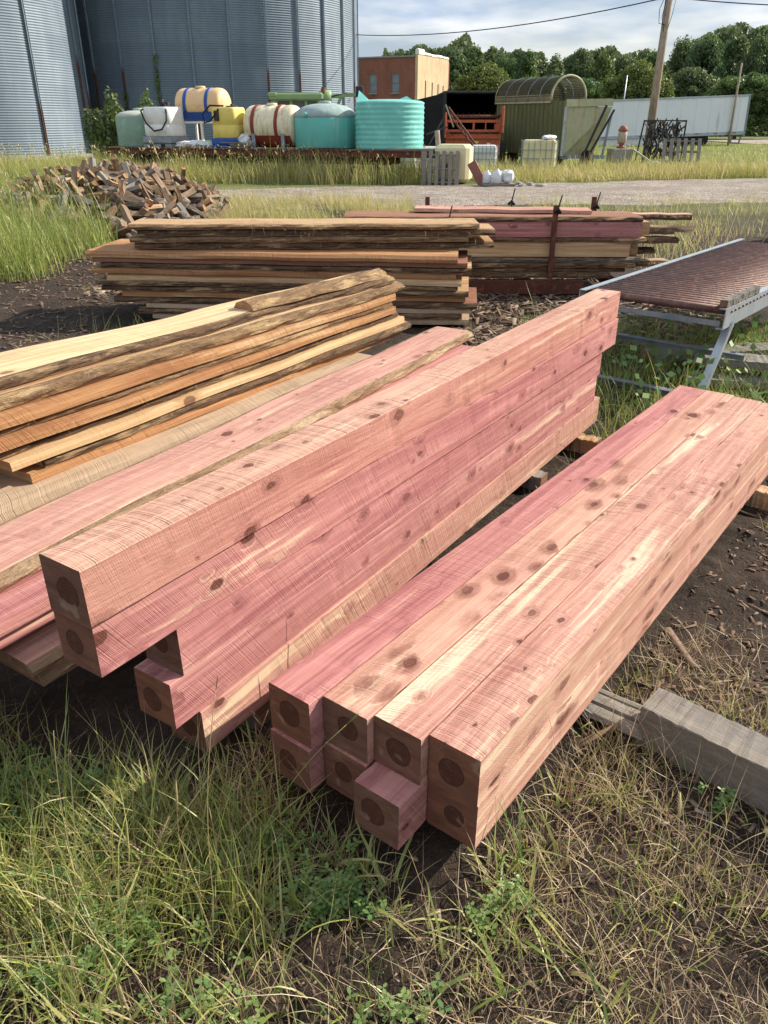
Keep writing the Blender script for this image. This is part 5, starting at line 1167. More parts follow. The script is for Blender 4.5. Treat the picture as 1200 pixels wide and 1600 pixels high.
for k, x in enumerate((3.2, 4.5)):
    for y in (1.0, -1.0):
        wh = empty('wheel'); wh.parent = st_; wh.location = (x, y, .42)
        part('tyre', MT['rubber'], wh, lambda b: b.lathe([(.3, -.14), (.5, -.16), (.54, -.1), (.54, .1), (.5, .16), (.3, .14)], 28, M=Matrix.Rotation(math.pi / 2, 4, 'X')))
        part('rim', MT['galv'], wh, lambda b: b.lathe([(0, -.08), (.1, -.1), (.22, -.03), (.31, -.12), (.31, .12), (.22, .03), (.1, .1), (0, .08)], 20, M=Matrix.Rotation(math.pi / 2, 4, 'X')))
part('landing_gear', MT['galv_dark'], st_, lambda b: (b.box((12.4, .8, .35), (.12, .12, .8)), b.box((12.4, -.8, .35), (.12, .12, .8))))

# a bird and a far off jet-sized speck in the sky are birds
bi = empty('bird', (12.5, 62, 12.8), R(20), label='small bird flying high above the trees', cat='bird')
part('body', MT['dark'], bi, lambda b: b.lathe([(0, -.16), (.03, -.13), (.05, 0), (.035, .1), (.01, .2), (0, .2)], 8, axis='X'))
for s_ in (1, -1): part('wing', MT['dark'], bi, lambda b: b.add([(-.04, s_ * .02, .02), (.09, s_ * .02, .02), (.02, s_ * .3, .14), (-.05, s_ * .32, .15), (.02, s_ * .03, .0)], [(0, 1, 2, 3), (0, 3, 4), (1, 4, 2), (3, 2, 4), (0, 4, 1)]))

# ---------------------------------------------------------------- trees
def leaves_at(C, N, size, sq=1.0, g=nr):
    """one leafy quad at each centre C, facing roughly along N"""
    n = len(C); r1 = g.normal(size=(n, 3)); T = np.cross(N, r1); T /= np.linalg.norm(T, axis=1)[:, None] + 1e-9
    B = np.cross(N, T); B /= np.linalg.norm(B, axis=1)[:, None] + 1e-9
    s = size * g.uniform(.6, 1.35, n)[:, None]
    V_ = np.stack([C - T * s, C - B * s * .55 * sq, C + T * s, C + B * s * .55 * sq], 1).reshape(-1, 3)
    return V_, np.arange(4 * n).reshape(n, 4)
def make_tree(kind, seed, leafm, blobs=26, leaves=5200, lsize=.26, squat=1.0):
    """unit tree about 10 m tall"""
    g = np.random.default_rng(seed); r_ = random.Random(seed)
    root = empty('tree', (0, -500, -200)); b = MB(); tips = []
    tilt = r_.uniform(-.3, .3)
    b.tube([(0, 0, -.3), (0.05, 0, 1.5), (tilt, .1, 4.0), (tilt * 1.5, 0, 7.2)], [.32, .25, .17, .05], 9)
    for k in range(9):
        a = 2 * math.pi * k / 9 + r_.uniform(-.3, .3); z0 = r_.uniform(1.4, 4.8); z1 = z0 + r_.uniform(1.5, 3.2); rr = r_.uniform(1.6, 3.4) * squat
        p = (math.cos(a) * rr, math.sin(a) * rr, z1); b.tube([(tilt * z0 / 6, 0, z0), (p[0] * .5, p[1] * .5, z0 + (z1 - z0) * .65), p], [.11, .07, .02], 6); tips.append(p)
    b.build('trunk', MT['trunk'], root)
    Cs, Ns, Ts = [], [], []
    per = leaves // blobs
    for k in range(blobs):
        if kind == 'round':
            a = g.uniform(0, 2 * math.pi); q = g.uniform(-.75, 1) ; rad = math.sqrt(max(0, 1 - q * q * .9)) * 3.6 * squat * g.uniform(.45, 1.0); c = np.array([math.cos(a) * rad, math.sin(a) * rad, 5.2 + q * 3.6]); br = g.uniform(.6, 1.25)
        elif kind == 'tall':
            q = g.uniform(0, 1); a = g.uniform(0, 6.3); rad = (2.4 * (1 - q) ** .5 + .3) * g.uniform(.3, 1.) * squat; c = np.array([math.cos(a) * rad, math.sin(a) * rad, 1.6 + q * 7.2]); br = g.uniform(.45, .95)
        else:   # willow like, drooping
            a = g.uniform(0, 6.3); q = g.uniform(0, 1); rad = 4.2 * squat * (1 - q ** 2) ** .5 * g.uniform(.5, 1.); c = np.array([math.cos(a) * rad, math.sin(a) * rad, 2.2 + q * 6.0]); br = g.uniform(.6, 1.15)
        d = g.normal(size=(per, 3)); d /= np.linalg.norm(d, axis=1)[:, None]
        sc3 = np.array([1, 1, .72 if kind == 'round' else 1.2])
        C = c + d * sc3 * br * (g.uniform(.2, 1.35, per) ** .6)[:, None]
        N = d + g.normal(size=(per, 3)) * .8 + [0, 0, .25]; N /= np.linalg.norm(N, axis=1)[:, None]
        Cs.append(C); Ns.append(N); Ts.append(np.clip(g.normal(.45 + g.uniform(-.22, .22), .22, per), 0, 1))
    V_, F_ = leaves_at(np.vstack(Cs), np.vstack(Ns), lsize, 1.3, g)
    o = npmesh('crown', V_, F_, leafm, tint=np.repeat(np.concatenate(Ts), 4)); o.parent = root
    return root
TV = {'dark': [make_tree('round', 1, MT['leaf_dark'], 70, 24000, .155), make_tree('tall', 2, MT['leaf_dark'], 56, 18000, .15), make_tree('willow', 6, MT['leaf_dark'], 80, 26000, .15)],
      'mid': [make_tree('round', 3, MT['leaf_mid'], 66, 24000, .155), make_tree('tall', 4, MT['leaf_mid'], 56, 18000, .15)],
      'olive': [make_tree('willow', 5, MT['leaf_olive'], 90, 28000, .145)]}
def unp(px, py, Yd):   # viewing ray of the photograph met with the plane y = Yd
    c_, s_ = math.cos(R(26.9)), math.sin(R(26.9)); x = (px - 600) / 1202; y = (800 - py) / 1202
    t = Yd / (c_ + y * s_); return x * t, 1.68 + t * (-s_ + y * c_)
TREES = [  # centre px, top py, distance, width px, kind, variant, label
    (705, 66, 150, 74, 'dark', 0, 'dark round tree just right of the brick building'), (742, 68, 152, 66, 'mid', 1, 'pointed green tree above the black truck box'),
    (672, 96, 140, 50, 'mid', 0, 'low green tree against the yellow rendered wall'),
    (796, 72, 150, 48, 'mid', 0, 'lighter rounded tree top at the middle of the far tree line'), (830, 76, 150, 58, 'mid', 1, 'narrow green tree behind the mesh arch'),
    (868, 82, 148, 62, 'dark', 1, 'dark narrow tree right of the mesh arch in the far line'), (905, 70, 155, 70, 'dark', 0, 'dark tree top right of the mesh arch with bare twigs above'),
    (945, 80, 152, 62, 'mid', 1, 'tall green tree left of the olive crowned tree'), (985, 78, 156, 66, 'dark', 0, 'dark tree behind the olive crowned tree'),
    (1025, 76, 156, 60, 'mid', 1, 'green tree rising behind the utility pole'),
    (762, 88, 105, 128, 'olive', 0, 'wide olive green willow-like tree behind the black truck box'), (850, 104, 104, 90, 'mid', 0, 'rounded mid green tree behind the mesh arch'),
    (915, 108, 104, 80, 'mid', 0, 'rounded green tree above the front of the green wagon'),
    (1003, 84, 96, 132, 'olive', 0, 'broad olive green tree directly behind the white trailer and pole'),
    (1072, 46, 128, 78, 'dark', 2, 'tall dark tree right of the utility pole'), (1112, 42, 124, 92, 'dark', 2, 'tallest dark drooping tree right of the pole'),
    (1160, 48, 126, 84, 'dark', 1, 'tall dark tree between the tallest one and the right edge'), (1196, 42, 122, 84, 'dark', 2, 'tall dark tree at the right edge of the view'),
    (1085, 100, 118, 90, 'dark', 0, 'shaded dark tree low behind the trailer end'), (1168, 100, 94, 104, 'mid', 0, 'bushy green tree at the right with its trunk showing above the road'),
    (1235, 112, 92, 100, 'mid', 0, 'bushy tree cut by the right edge of the view'),
    (570, 80, 160, 44, 'mid', 0, 'small tree top left over the brick roof'), (600, 76, 160, 50, 'olive', 0, 'pale tree top over the brick roof')]
used = set()
for i, (pxc, pyt, D, wp, kind, var, lb) in enumerate(TREES):
    src = TV[kind][var]
    if (kind, var) in used: o = copy_tree(src)
    else: o = src; used.add((kind, var))
    xc, zt = unp(pxc, pyt, D); wm = unp(pxc + wp / 2, pyt, D)[0] - unp(pxc - wp / 2, pyt, D)[0]
    base = -.2; hh = zt - base
    nat_w = {'round': 9.4, 'tall': 6.8, 'willow': 10.2}[('round', 'tall', 'willow')[2 if kind == 'olive' or (kind, var) == ('dark', 2) else (1 if var == 1 else 0)]]
    o.location = (xc, D, base); o.scale = (wm / nat_w * 1.12, wm / nat_w * 1.12, hh / 10.0); o.rotation_euler = (0, 0, i * 1.37)
    tag(o, lb, 'tree', 'trees along the far edge of the field')
for k_, lst in TV.items():
    for i_, r0 in enumerate(lst):
        if (k_, i_) not in used:
            for ch in list(r0.children): bpy.data.objects.remove(ch)
            bpy.data.objects.remove(r0)
# far wood mass behind, reads as one
g = np.random.default_rng(77); n_l = 90000
Xc = g.uniform(0, 130, n_l); ph = fbm(Xc, 0 * Xc, .09, 4, 41); Zc = g.uniform(0, 1, n_l) ** .8 * (11.5 + 5.0 * (ph - .5) * 2 + 3.5 * (fbm(Xc, 0 * Xc, .45, 3, 47) - .5) + Xc * .035) ; Yc = 164 + g.uniform(-4, 4, n_l) + 2 * np.sin(Xc * .9)
Nn = g.normal(size=(n_l, 3)) * .7 + [0.2, -1, .4]; Nn /= np.linalg.norm(Nn, axis=1)[:, None]
V_, F_ = leaves_at(np.stack([Xc, Yc, Zc], 1), Nn, .38, 1.4, g)
npmesh('far_wood', V_, F_, MT['leaf_dark'], tint=np.repeat(np.clip(g.normal(.4, .25, n_l), 0, 1), 4), kind='stuff', label='dense dark wood closing the far side of the field', cat='wood')
# undergrowth hedge line under the trees
n_l = 16000; Xc = g.uniform(20, 110, n_l); Zc = g.uniform(0, 1, n_l) * (1.6 + 2.4 * fbm(Xc, 0 * Xc, .3, 3, 44)); Yc = 112 + g.uniform(-3, 3, n_l)
Nn = g.normal(size=(n_l, 3)) * .7 + [0.2, -1, .5]; Nn /= np.linalg.norm(Nn, axis=1)[:, None]
V_, F_ = leaves_at(np.stack([Xc, Yc, Zc], 1), Nn, .3, 1.3, g)
npmesh('undergrowth', V_, F_, MT['leaf_mid'], tint=np.repeat(np.clip(g.normal(.35, .25, n_l), 0, 1), 4), kind='stuff', label='low undergrowth along the foot of the tree line', cat='undergrowth')

def bush(name, loc, rx, ry, rz_, n, size, leafm, label, cat='shrub', seed=5):
    g = np.random.default_rng(seed); root = empty(name, loc, 0, label=label, cat=cat)
    Cs, Ns = [], []
    for k in range(12):
        c = g.normal(size=3) * [.45, .45, .3] * [rx, ry, rz_] + [0, 0, rz_ * .55]; d = g.normal(size=(n // 12, 3)); d /= np.linalg.norm(d, axis=1)[:, None]
        Cs.append(c + d * np.array([rx, ry, rz_]) * .42 * g.uniform(.5, 1.1, (n // 12, 1))); Ns.append(d + g.normal(size=d.shape) * .5)
    C = np.vstack(Cs); C[:, 2] = np.abs(C[:, 2]); N = np.vstack(Ns); N /= np.linalg.norm(N, axis=1)[:, None]
    V_, F_ = leaves_at(C, N, size, 1.4, g); o = npmesh('foliage', V_, F_, leafm, tint=np.repeat(np.clip(g.normal(.5, .3, len(C)), 0, 1), 4)); o.parent = root
    b = MB()
    for k in range(5): b.tube([(0, 0, 0), (g.uniform(-.3, .3) * rx, g.uniform(-.3, .3) * ry, rz_ * .6), (g.uniform(-.7, .7) * rx, g.uniform(-.7, .7) * ry, rz_ * 1.1)], [.03, .02, .008], 5)
    b.build('stem', MT['trunk'], root); return root
bush('green_shrub', (-11.7, 37.5, 0), .9, .8, 1.9, 2200, .085, MT['leaf_mid'], 'leafy green shrub growing between the two grain bins', seed=5)
bush('green_shrub', (-10.4, 37.8, 0), .8, .8, 2.3, 1800, .08, MT['leaf_mid'], 'leafy shrub standing behind the grey green tank', seed=6)
bush('green_shrub', (-5.2, 32.4, 0), .9, .6, 1.3, 900, .07, MT['leaf_olive'], 'low green shrub seen between the stand legs of the peach tank', seed=8)
# vines climbing three ribs of the big bin
for i, (k, z1, lb) in enumerate(((9, 3.2, 'low left'), (12, 5.0, 'tall'))):
    k = (11, 12)[i]; a = a2[k]; g = np.random.default_rng(90 + i); n_ = 210
    z = g.uniform(.3, z1, n_) ; off = g.normal(0, .08, n_)
    C = np.stack([c2[0] + math.cos(a) * 9.8 - math.sin(a) * off, c2[1] + math.sin(a) * 9.8 + math.cos(a) * off, z], 1); N = g.normal(size=(n_, 3)) * .5 + [math.cos(a), math.sin(a), .3]; N /= np.linalg.norm(N, axis=1)[:, None]
    V_, F_ = leaves_at(C, N, .07, 1.4, g); npmesh('climbing_vine', V_, F_, MT['leaf_mid'], tint=np.repeat(g.random(n_), 4), label=lb + ' green vine climbing a rib of the large grain bin', cat='vine')

# ---------------------------------------------------------------- grass
def blades(name, x, y, L, Wd_, lean, curl, tint, mat, K=4, z0=None, lie=None, **kw):
    n = len(x); hd = nr.uniform(0, 2 * np.pi, n) if lie is None else nr.normal(lie, .6, n)
    dx, dy = np.cos(hd), np.sin(hd); sxx, syy = -dy, dx
    tw = nr.uniform(-.8, .8, n)
    px, py, pz = x.copy(), y.copy(), (gh(x, y) - .01 if z0 is None else z0.copy())
    verts = np.zeros((n, K + 1, 2, 3)); st = L / K
    for k in range(K + 1):
        t = k / K; w = Wd_ * (1 - t) ** .6 * .5 if k else Wd_ * .4
        a = tw * t; ex, ey, ez = sxx * np.cos(a), syy * np.cos(a), np.sin(a)
        verts[:, k, 0] = np.stack([px - ex * w, py - ey * w, pz - ez * w], 1); verts[:, k, 1] = np.stack([px + ex * w, py + ey * w, pz + ez * w], 1)
        th = lean + curl * (t + .5 / K)
        px = px + np.sin(th) * dx * st; py = py + np.sin(th) * dy * st; pz = np.maximum(pz + np.cos(th) * st, (gh(px, py) if False else -.02) + .003 + 0 * px)
        hd2 = nr.normal(0, .12, n); c_, s_ = np.cos(hd2), np.sin(hd2); dx, dy = dx * c_ - dy * s_, dx * s_ + dy * c_
    V_ = verts.reshape(-1, 3); b = (np.arange(n) * (K + 1) * 2)[:, None]; F_ = []
    for k in range(K): F_.append(b + np.array([[2 * k, 2 * k + 1, 2 * k + 3, 2 * k + 2]]))
    F_ = np.stack(F_, 1).reshape(-1, 4)
    return npmesh(name, V_, F_, mat, tint=np.repeat(tint, (K + 1) * 2), **kw)
def clear(x, y, m=0.):
    """mask of points not under the piles"""
    bad = inrect(x, y, AO, AA, -.03 - m, 3.25, -.03 - m, .60 + m) | inrect(x, y, BO, BA, .18 - m, 3.65, -1.35, .02 + m) | inrect(x, y, BO, BA, .05 - m, 3.7, -1.4, -.30)
    bad |= inrect(x, y, BO, BA, -.6, 3.9, -2.2, -1.4) | ((x > -2.75) & (x < .85) & (y > 7.0) & (y < 8.1)) | ((x > -.3) & (x < 3) & (y > 8.55) & (y < 9.4))
    bad |= inrect(x, y, np.array([.802, 1.812]), math.atan2(-.24, .26), 0, 1.3, -.075, .075)
    return ~bad
def scatter(n, x0, x1, y0, y1, dens=None, persp=0.):
    x = nr.uniform(x0, x1, n); u = nr.random(n)
    y = y0 + (y1 - y0) * u ** (1 + persp); k = clear(x, y)
    if dens is not None: k &= nr.random(n) < dens(x, y)
    return x[k], y[k]
def dens_near(x, y):
    """foreground: thick left, thin and patchy right"""
    l = np.clip((-.12 - x + (fbm(x, y, 2.5, 3, 51) - .5) * .8) * 2.2, 0, 1); pt = np.clip((fbm(x, y, 5., 3, 52) - .42) * 5, 0, 1)
    d = l * (.14 + .86 * np.clip((fbm(x, y, 4.2, 3, 53) - .44) * 8, 0, 1)) + (1 - l) * (.10 + .62 * pt)
    d = d * (1 - .96 * soil(x, y))
    return np.clip(d, 0, 1)
def sample(n, *a, **k): return scatter(n, *a, **k)
GK = dict(kind='stuff', cat='grass')
# green blades, foreground left
x, y = sample(13500, -1.9, 1.4, .84, 2.1, dens_near); n = len(x); lft = np.clip(.5 - x, 0, 1)
blades('green_grass', x, y, nr.gamma(4., .028, n) * (.70 + .72 * lft), nr.uniform(.0025, .006, n), np.abs(nr.normal(.35, .3, n)), nr.normal(.7, .6, n), np.clip(nr.beta(1.5, 1.9, n), 0, 1), MT['grass'], 5, label='rough green grass in the foreground', **GK)
# taller blades right in front of the stack ends
x, y = sample(4200, -1.6, -.25, 1.12, 1.80, lambda x, y: np.clip((1.62 + .30 * (-.45 - x) - y) * 8, 0, 1) * np.clip((x + .75 + 2.2 * (1.75 - y)) * 6, 0, 1)); n = len(x)
blades('stack_front_grass', x, y, nr.gamma(7., .026, n), nr.uniform(.0025, .006, n), np.abs(nr.normal(.3, .25, n)), nr.normal(.7, .5, n), np.clip(nr.beta(1.5, 2., n), 0, 1), MT['grass'], 5, label='taller grass standing against the front ends of the tall stack', **GK)
# wide bright blades
x, y = sample(2600, -1.9, .5, .84, 2.0, dens_near); n = len(x)
blades('broad_grass', x, y, nr.uniform(.05, .24, n), nr.uniform(.006, .013, n), np.abs(nr.normal(.4, .3, n)), nr.normal(1.1, .5, n), np.clip(nr.normal(.42, .25, n), 0, 1), MT['grass'], 7, label='broad bright grass blades among the foreground grass', **GK)
# straw, lying and tangled
x, y = sample(36000, -1.9, 1.6, .84, 2.3, lambda x, y: (.18 + .82 * np.clip((fbm(x, y, 3.5, 3, 55) - .38) * 4, 0, 1)) * np.clip(1.1 - .25 * (x > .5), 0, 1) * (1 - .88 * soil(x, y))); n = len(x)
blades('dead_grass', x, y, nr.gamma(4., .026, n), nr.uniform(.0012, .0032, n), nr.uniform(.7, 1.55, n), nr.normal(.3, .9, n), np.clip(nr.normal(.45, .25, n), 0, 1), MT['straw'], 5, label='tangled dead straw-coloured grass over the foreground dirt', **GK)
x, y = sample(9500, -1.9, 1.4, .84, 2.0, dens_near); n = len(x)
blades('standing_straw', x, y, nr.gamma(5., .035, n), nr.uniform(.0012, .0024, n), np.abs(nr.normal(.3, .25, n)), nr.normal(.5, .5, n), np.clip(nr.normal(.55, .25, n), 0, 1), MT['straw'], 5, label='thin standing straw stalks in the foreground', **GK)
# tufts along the right of the low stack and further
x, y = sample(9000, .5, 4.2, 1.6, 7.5, lambda x, y: np.clip((fbm(x, y, 2.6, 3, 60) - .50) * 7, 0, 1)); n = len(x)
blades('grass_tufts', x, y, nr.gamma(4., .025, n), nr.uniform(.0018, .004, n), np.abs(nr.normal(.4, .3, n)), nr.normal(.7, .6, n), np.clip(nr.beta(2, 2, n), 0, 1), MT['grass'], 4, label='sparse grass tufts right of the timber stacks', **GK)
x, y = sample(9000, .2, 4.2, 1.6, 7.5, lambda x, y: .35 + .5 * (fbm(x, y, 3, 3, 61) > .5)); n = len(x)
blades('dead_litter_grass', x, y, nr.gamma(4., .02, n), nr.uniform(.001, .0028, n), nr.uniform(.9, 1.55, n), nr.normal(.1, .8, n), np.clip(nr.normal(.35, .25, n), 0, 1), MT['straw'], 4, label='dead grass litter on the dirt right of the stacks', **GK)
# lush weeds under the roller table and between the stacks' far ends
x, y = sample(9000, 1.15, 4.2, 3.9, 7.0, lambda x, y: .4 + .6 * (fbm(x, y, 2, 3, 62) > .45)); n = len(x)
blades('weedy_grass', x, y, nr.gamma(5., .045, n), nr.uniform(.003, .007, n), np.abs(nr.normal(.3, .25, n)), nr.normal(.8, .5, n), np.clip(nr.normal(.25, .18, n), 0, 1), MT['grass'], 5, label='lush green grass growing under the roller table', **GK)
# behind the tall stack, left margin: a few tufts on dark dirt
x, y = sample(4200, -4.2, -1.2, 3.2, 9.0, lambda x, y: np.clip((fbm(x, y, 1.8, 3, 63) - .56) * 8, 0, 1)); n = len(x)
blades('yard_tufts', x, y, nr.gamma(4., .035, n), nr.uniform(.002, .005, n), np.abs(nr.normal(.4, .3, n)), nr.normal(.6, .5, n), np.clip(nr.normal(.6, .25, n), 0, 1), MT['grass'], 4, label='thin tufts on the dark dirt left of the orange stack', **GK)
# tall clump at the left edge
def dl(x, y): return np.clip((-3.95 - x + (fbm(x, y, .8, 3, 65) - .5) * 1.2 - np.clip(y - 12.0, 0, 9) * .42) * 2.5, 0, 1)
x, y = sample(26000, -10.5, -3.9, 9.3, 19.0, dl); n = len(x)
blades('tall_grass', x, y, nr.gamma(9., .075, n) * (.75 + .5 * vnoise(x, y, 1.2, 3)), nr.uniform(.006, .014, n), np.abs(nr.normal(.18, .14, n)), nr.normal(.7, .4, n), np.clip(nr.normal(.38, .2, n), 0, 1), MT['grass'], 4, label='tall green grass clump left of the firewood heap', **GK)
# strip between the stacks and the gravel
x, y = sample(20000, -4.2, .6, 14.6, 19.4, lambda x, y: np.clip((fbm(x, y, 1.1, 3, 66) - .36) * 5, 0, 1) * np.clip((x + 4.1) * 1.2, 0, 1)); n = len(x)
blades('dry_grass', x, y, nr.gamma(6., .045, n), nr.uniform(.006, .012, n), np.abs(nr.normal(.3, .2, n)), nr.normal(.5, .4, n), np.clip(nr.normal(.72, .2, n), 0, 1), MT['grass'], 3, label='dry yellowish grass strip before the gravel track', **GK)
x, y = sample(15000, 3.2, 14, 9.5, 19.8, lambda x, y: np.clip((fbm(x, y, .9, 3, 67) - .44) * 6, 0, 1)); n = len(x)
blades('dry_grass', x, y, nr.gamma(6., .040, n), nr.uniform(.006, .012, n), np.abs(nr.normal(.35, .25, n)), nr.normal(.5, .4, n), np.clip(nr.normal(.70, .2, n), 0, 1), MT['grass'], 3, label='dry yellowish grass between the roller table and the gravel', **GK)
# weeds before the flatbed and bins
x, y = sample(52000, -22, 1.6, 24.0, 31.5, lambda x, y: np.clip((y - 24.6 - fbm(x, y, .7, 3, 68) * .9) * 2, 0, 1) * np.where((x > -9.5) & (y > 29.9 - (x + 9.56) * .35), .25, 1)); n = len(x)
blades('tall_weeds', x, y, nr.gamma(9., .070, n) * (.7 + .5 * vnoise(x, y, .8, 7)), nr.uniform(.012, .024, n), np.abs(nr.normal(.15, .12, n)), nr.normal(.6, .4, n), np.clip(nr.normal(.5 + .2 * vnoise(x, y, .5, 9), .2, n), 0, 1), MT['grass'], 3, label='tall green weeds in front of the flatbed and grain bins', **GK)
x, y = sample(42000, 2.9, 17, 24.6, 36, lambda x, y: np.clip((y - 24.9 - .30 * (x - 3) * (x > 3) * .9 - fbm(x, y, .7, 3, 69) * .8) * 2, 0, 1) * np.clip((19 - x) / 4, 0, 1) * np.where(y > 29.8 + .22 * (x - 3), .12, 1)); n = len(x)
blades('yellow_weeds', x, y, nr.gamma(9., .050, n) * (.6 + .6 * vnoise(x, y, .7, 8)) * np.where(y > 29.8 + .22 * (x - 3), .5, 1), nr.uniform(.012, .024, n), np.abs(nr.normal(.18, .15, n)), nr.normal(.6, .4, n), np.clip(nr.normal(.52 + .25 * vnoise(x, y, .35, 12), .18, n), 0, 1), MT['grass'], 3, label='yellow green weeds around the totes and green wagon', **GK)
x, y = sample(36000, 6, 42, 33, 75, lambda x, y: .8 + 0 * x, persp=.6); n = len(x)
blades('lawn_grass', x, y, nr.gamma(6., .03, n), nr.uniform(.02, .05, n), np.abs(nr.normal(.3, .2, n)), nr.normal(.4, .3, n), np.clip(nr.normal(.35 + .3 * vnoise(x, y, .2, 13), .15, n), 0, 1), MT['grass'], 2, label='green field grass around the white trailer', **GK)
# foxtail seed heads over the weed belt
def heads(name, x, y, zt, L, r, lean, tint, mat, **kw):
    n = len(x); hd = nr.uniform(0, 6.3, n); ring = []
    for k, (q, t) in enumerate(((.35, 0.), (1., .3), (.9, .7), (.1, 1.))):
        th = lean * (1 + t); cxp = x + np.cos(hd) * np.sin(th) * L * t; cyp = y + np.sin(hd) * np.sin(th) * L * t; czp = zt + np.cos(th) * L * t
        for j in range(4):
            a = j * np.pi / 2; ring.append(np.stack([cxp + np.cos(a) * r * q, cyp + np.sin(a) * r * q, czp], 1))
    V_ = np.stack(ring, 1).reshape(-1, 3); b = (np.arange(n) * 16)[:, None]; F_ = []
    for k in range(3):
        for j in range(4): F_.append(b + np.array([[k * 4 + j, k * 4 + (j + 1) % 4, k * 4 + 4 + (j + 1) % 4, k * 4 + 4 + j]]))
    return npmesh(name, V_, np.stack(F_, 1).reshape(-1, 4), mat, tint=np.repeat(tint, 16), **kw)
x, y = sample(900, -20, 1.2, 25.2, 29.0); n = len(x)
heads('seed_heads', x, y, nr.uniform(.55, 1.05, n), nr.uniform(.08, .16, n), .017, nr.uniform(.2, 1.1, n), np.clip(nr.normal(.9, .1, n), 0, 1), MT['grass'], label='pale seed heads nodding over the weeds before the flatbed', **GK)
x, y = sample(500, -9.5, -4.3, 9.8, 16); n = len(x)
heads('seed_heads', x, y, nr.uniform(.55, .85, n), nr.uniform(.06, .12, n), .012, nr.uniform(.2, 1.1, n), np.clip(nr.normal(.85, .1, n), 0, 1), MT['grass'], label='pale seed heads over the tall clump at the left', **GK)

# clover and small broad leaves in the foreground
def clover(name, cx_, cy_, spread, n, lsz, label):
    """sprigs: a thin stalk with leaflets in threes"""
    Cs = []
    for (a, b_, s_, k) in zip(cx_, cy_, spread, n): Cs.append(np.stack([nr.normal(a, s_, k), nr.normal(b_, s_ * .6, k)], 1))
    P_ = np.vstack(Cs); P_ = P_[clear(P_[:, 0], P_[:, 1], .0) & (soil(P_[:, 0], P_[:, 1]) < .45)]; Vv, Ff, Tt = [], [], []; c = 0
    for (x, y) in P_:
        h = nr.uniform(.02, .09); z = float(gh(x, y)); t = nr.uniform(0, 1)
        nl = nr.integers(2, 5)
        for q in range(nl):
            ox, oy, oz = nr.normal(0, .012), nr.normal(0, .012), z + h * (q + 1) / nl
            a0 = nr.uniform(0, 6.3); s_ = lsz * nr.uniform(.7, 1.3)
            for j in range(3):
                a = a0 + j * 2.1; d = np.array([math.cos(a), math.sin(a), nr.uniform(-.1, .45)]); sd_ = np.array([-math.sin(a), math.cos(a), 0]); o = np.array([x + ox, y + oy, oz])
                Vv += [o, o + d * s_ * .45 + sd_ * s_ * .30, o + d * s_ * .95 + sd_ * s_ * .2, o + d * s_ * 1.02, o + d * s_ * .95 - sd_ * s_ * .2, o + d * s_ * .45 - sd_ * s_ * .30]
                Ff += [(c, c + 1, c + 2, c + 3), (c, c + 3, c + 4, c + 5)]; Tt += [min(1, max(0, t + nr.normal(0, .2)))] * 6; c += 6
            # stalk
            w = .0008; Vv += [np.array([x - w, y, z]), np.array([x + w, y, z]), np.array([x + ox + w, y + oy, oz]), np.array([x + ox - w, y + oy, oz])]; Ff += [(c, c + 1, c + 2, c + 3)]; Tt += [t] * 4; c += 4
    return npmesh(name, np.array(Vv), np.array(Ff), MT['clover'], tint=np.array(Tt), kind='stuff', label=label, cat='clover')
cxs, cys, sps, ns = [], [], [], []
for k in range(30):
    x = nr.uniform(-1.1, -.1); y = nr.uniform(.95, 1.6); cxs.append(x); cys.append(y); sps.append(nr.uniform(.04, .10)); ns.append(int(nr.integers(5, 18)))
for (x, y, s_, k) in ((-.08, 1.25, .07, 44), (-.03, 1.12, .06, 30), (.22, 1.20, .035, 34), (-.28, 1.38, .06, 44), (-.14, 1.22, .04, 26), (.02, .98, .03, 12), (.33, 1.22, .02, 8), (-.95, 1.6, .08, 70), (-1.1, 1.4, .09, 70), (-.8, 1.25, .08, 60), (-.6, 1.15, .06, 40), (.9, 1.5, .02, 6)):
    cxs.append(x); cys.append(y); sps.append(s_); ns.append(k)
clover('clover', cxs, cys, sps, ns, .0145, 'small three-leaved clover sprigs low in the foreground grass')
# broad leaved weeds under the roller table
Cw = np.stack([nr.uniform(1.5, 3.4, 420), nr.uniform(4.3, 6.2, 420), nr.uniform(.04, .34, 420)], 1); Nw = nr.normal(size=(420, 3)) * .5 + [0, -.5, .8]; Nw /= np.linalg.norm(Nw, axis=1)[:, None]
V_, F_ = leaves_at(Cw, Nw, .028, 1.3, nr); npmesh('broad_leaf_weeds', V_, F_, MT['clover'], tint=np.repeat(nr.uniform(0, .5, 420), 4), kind='stuff', label='broad leaved weeds under the roller table', cat='weeds')

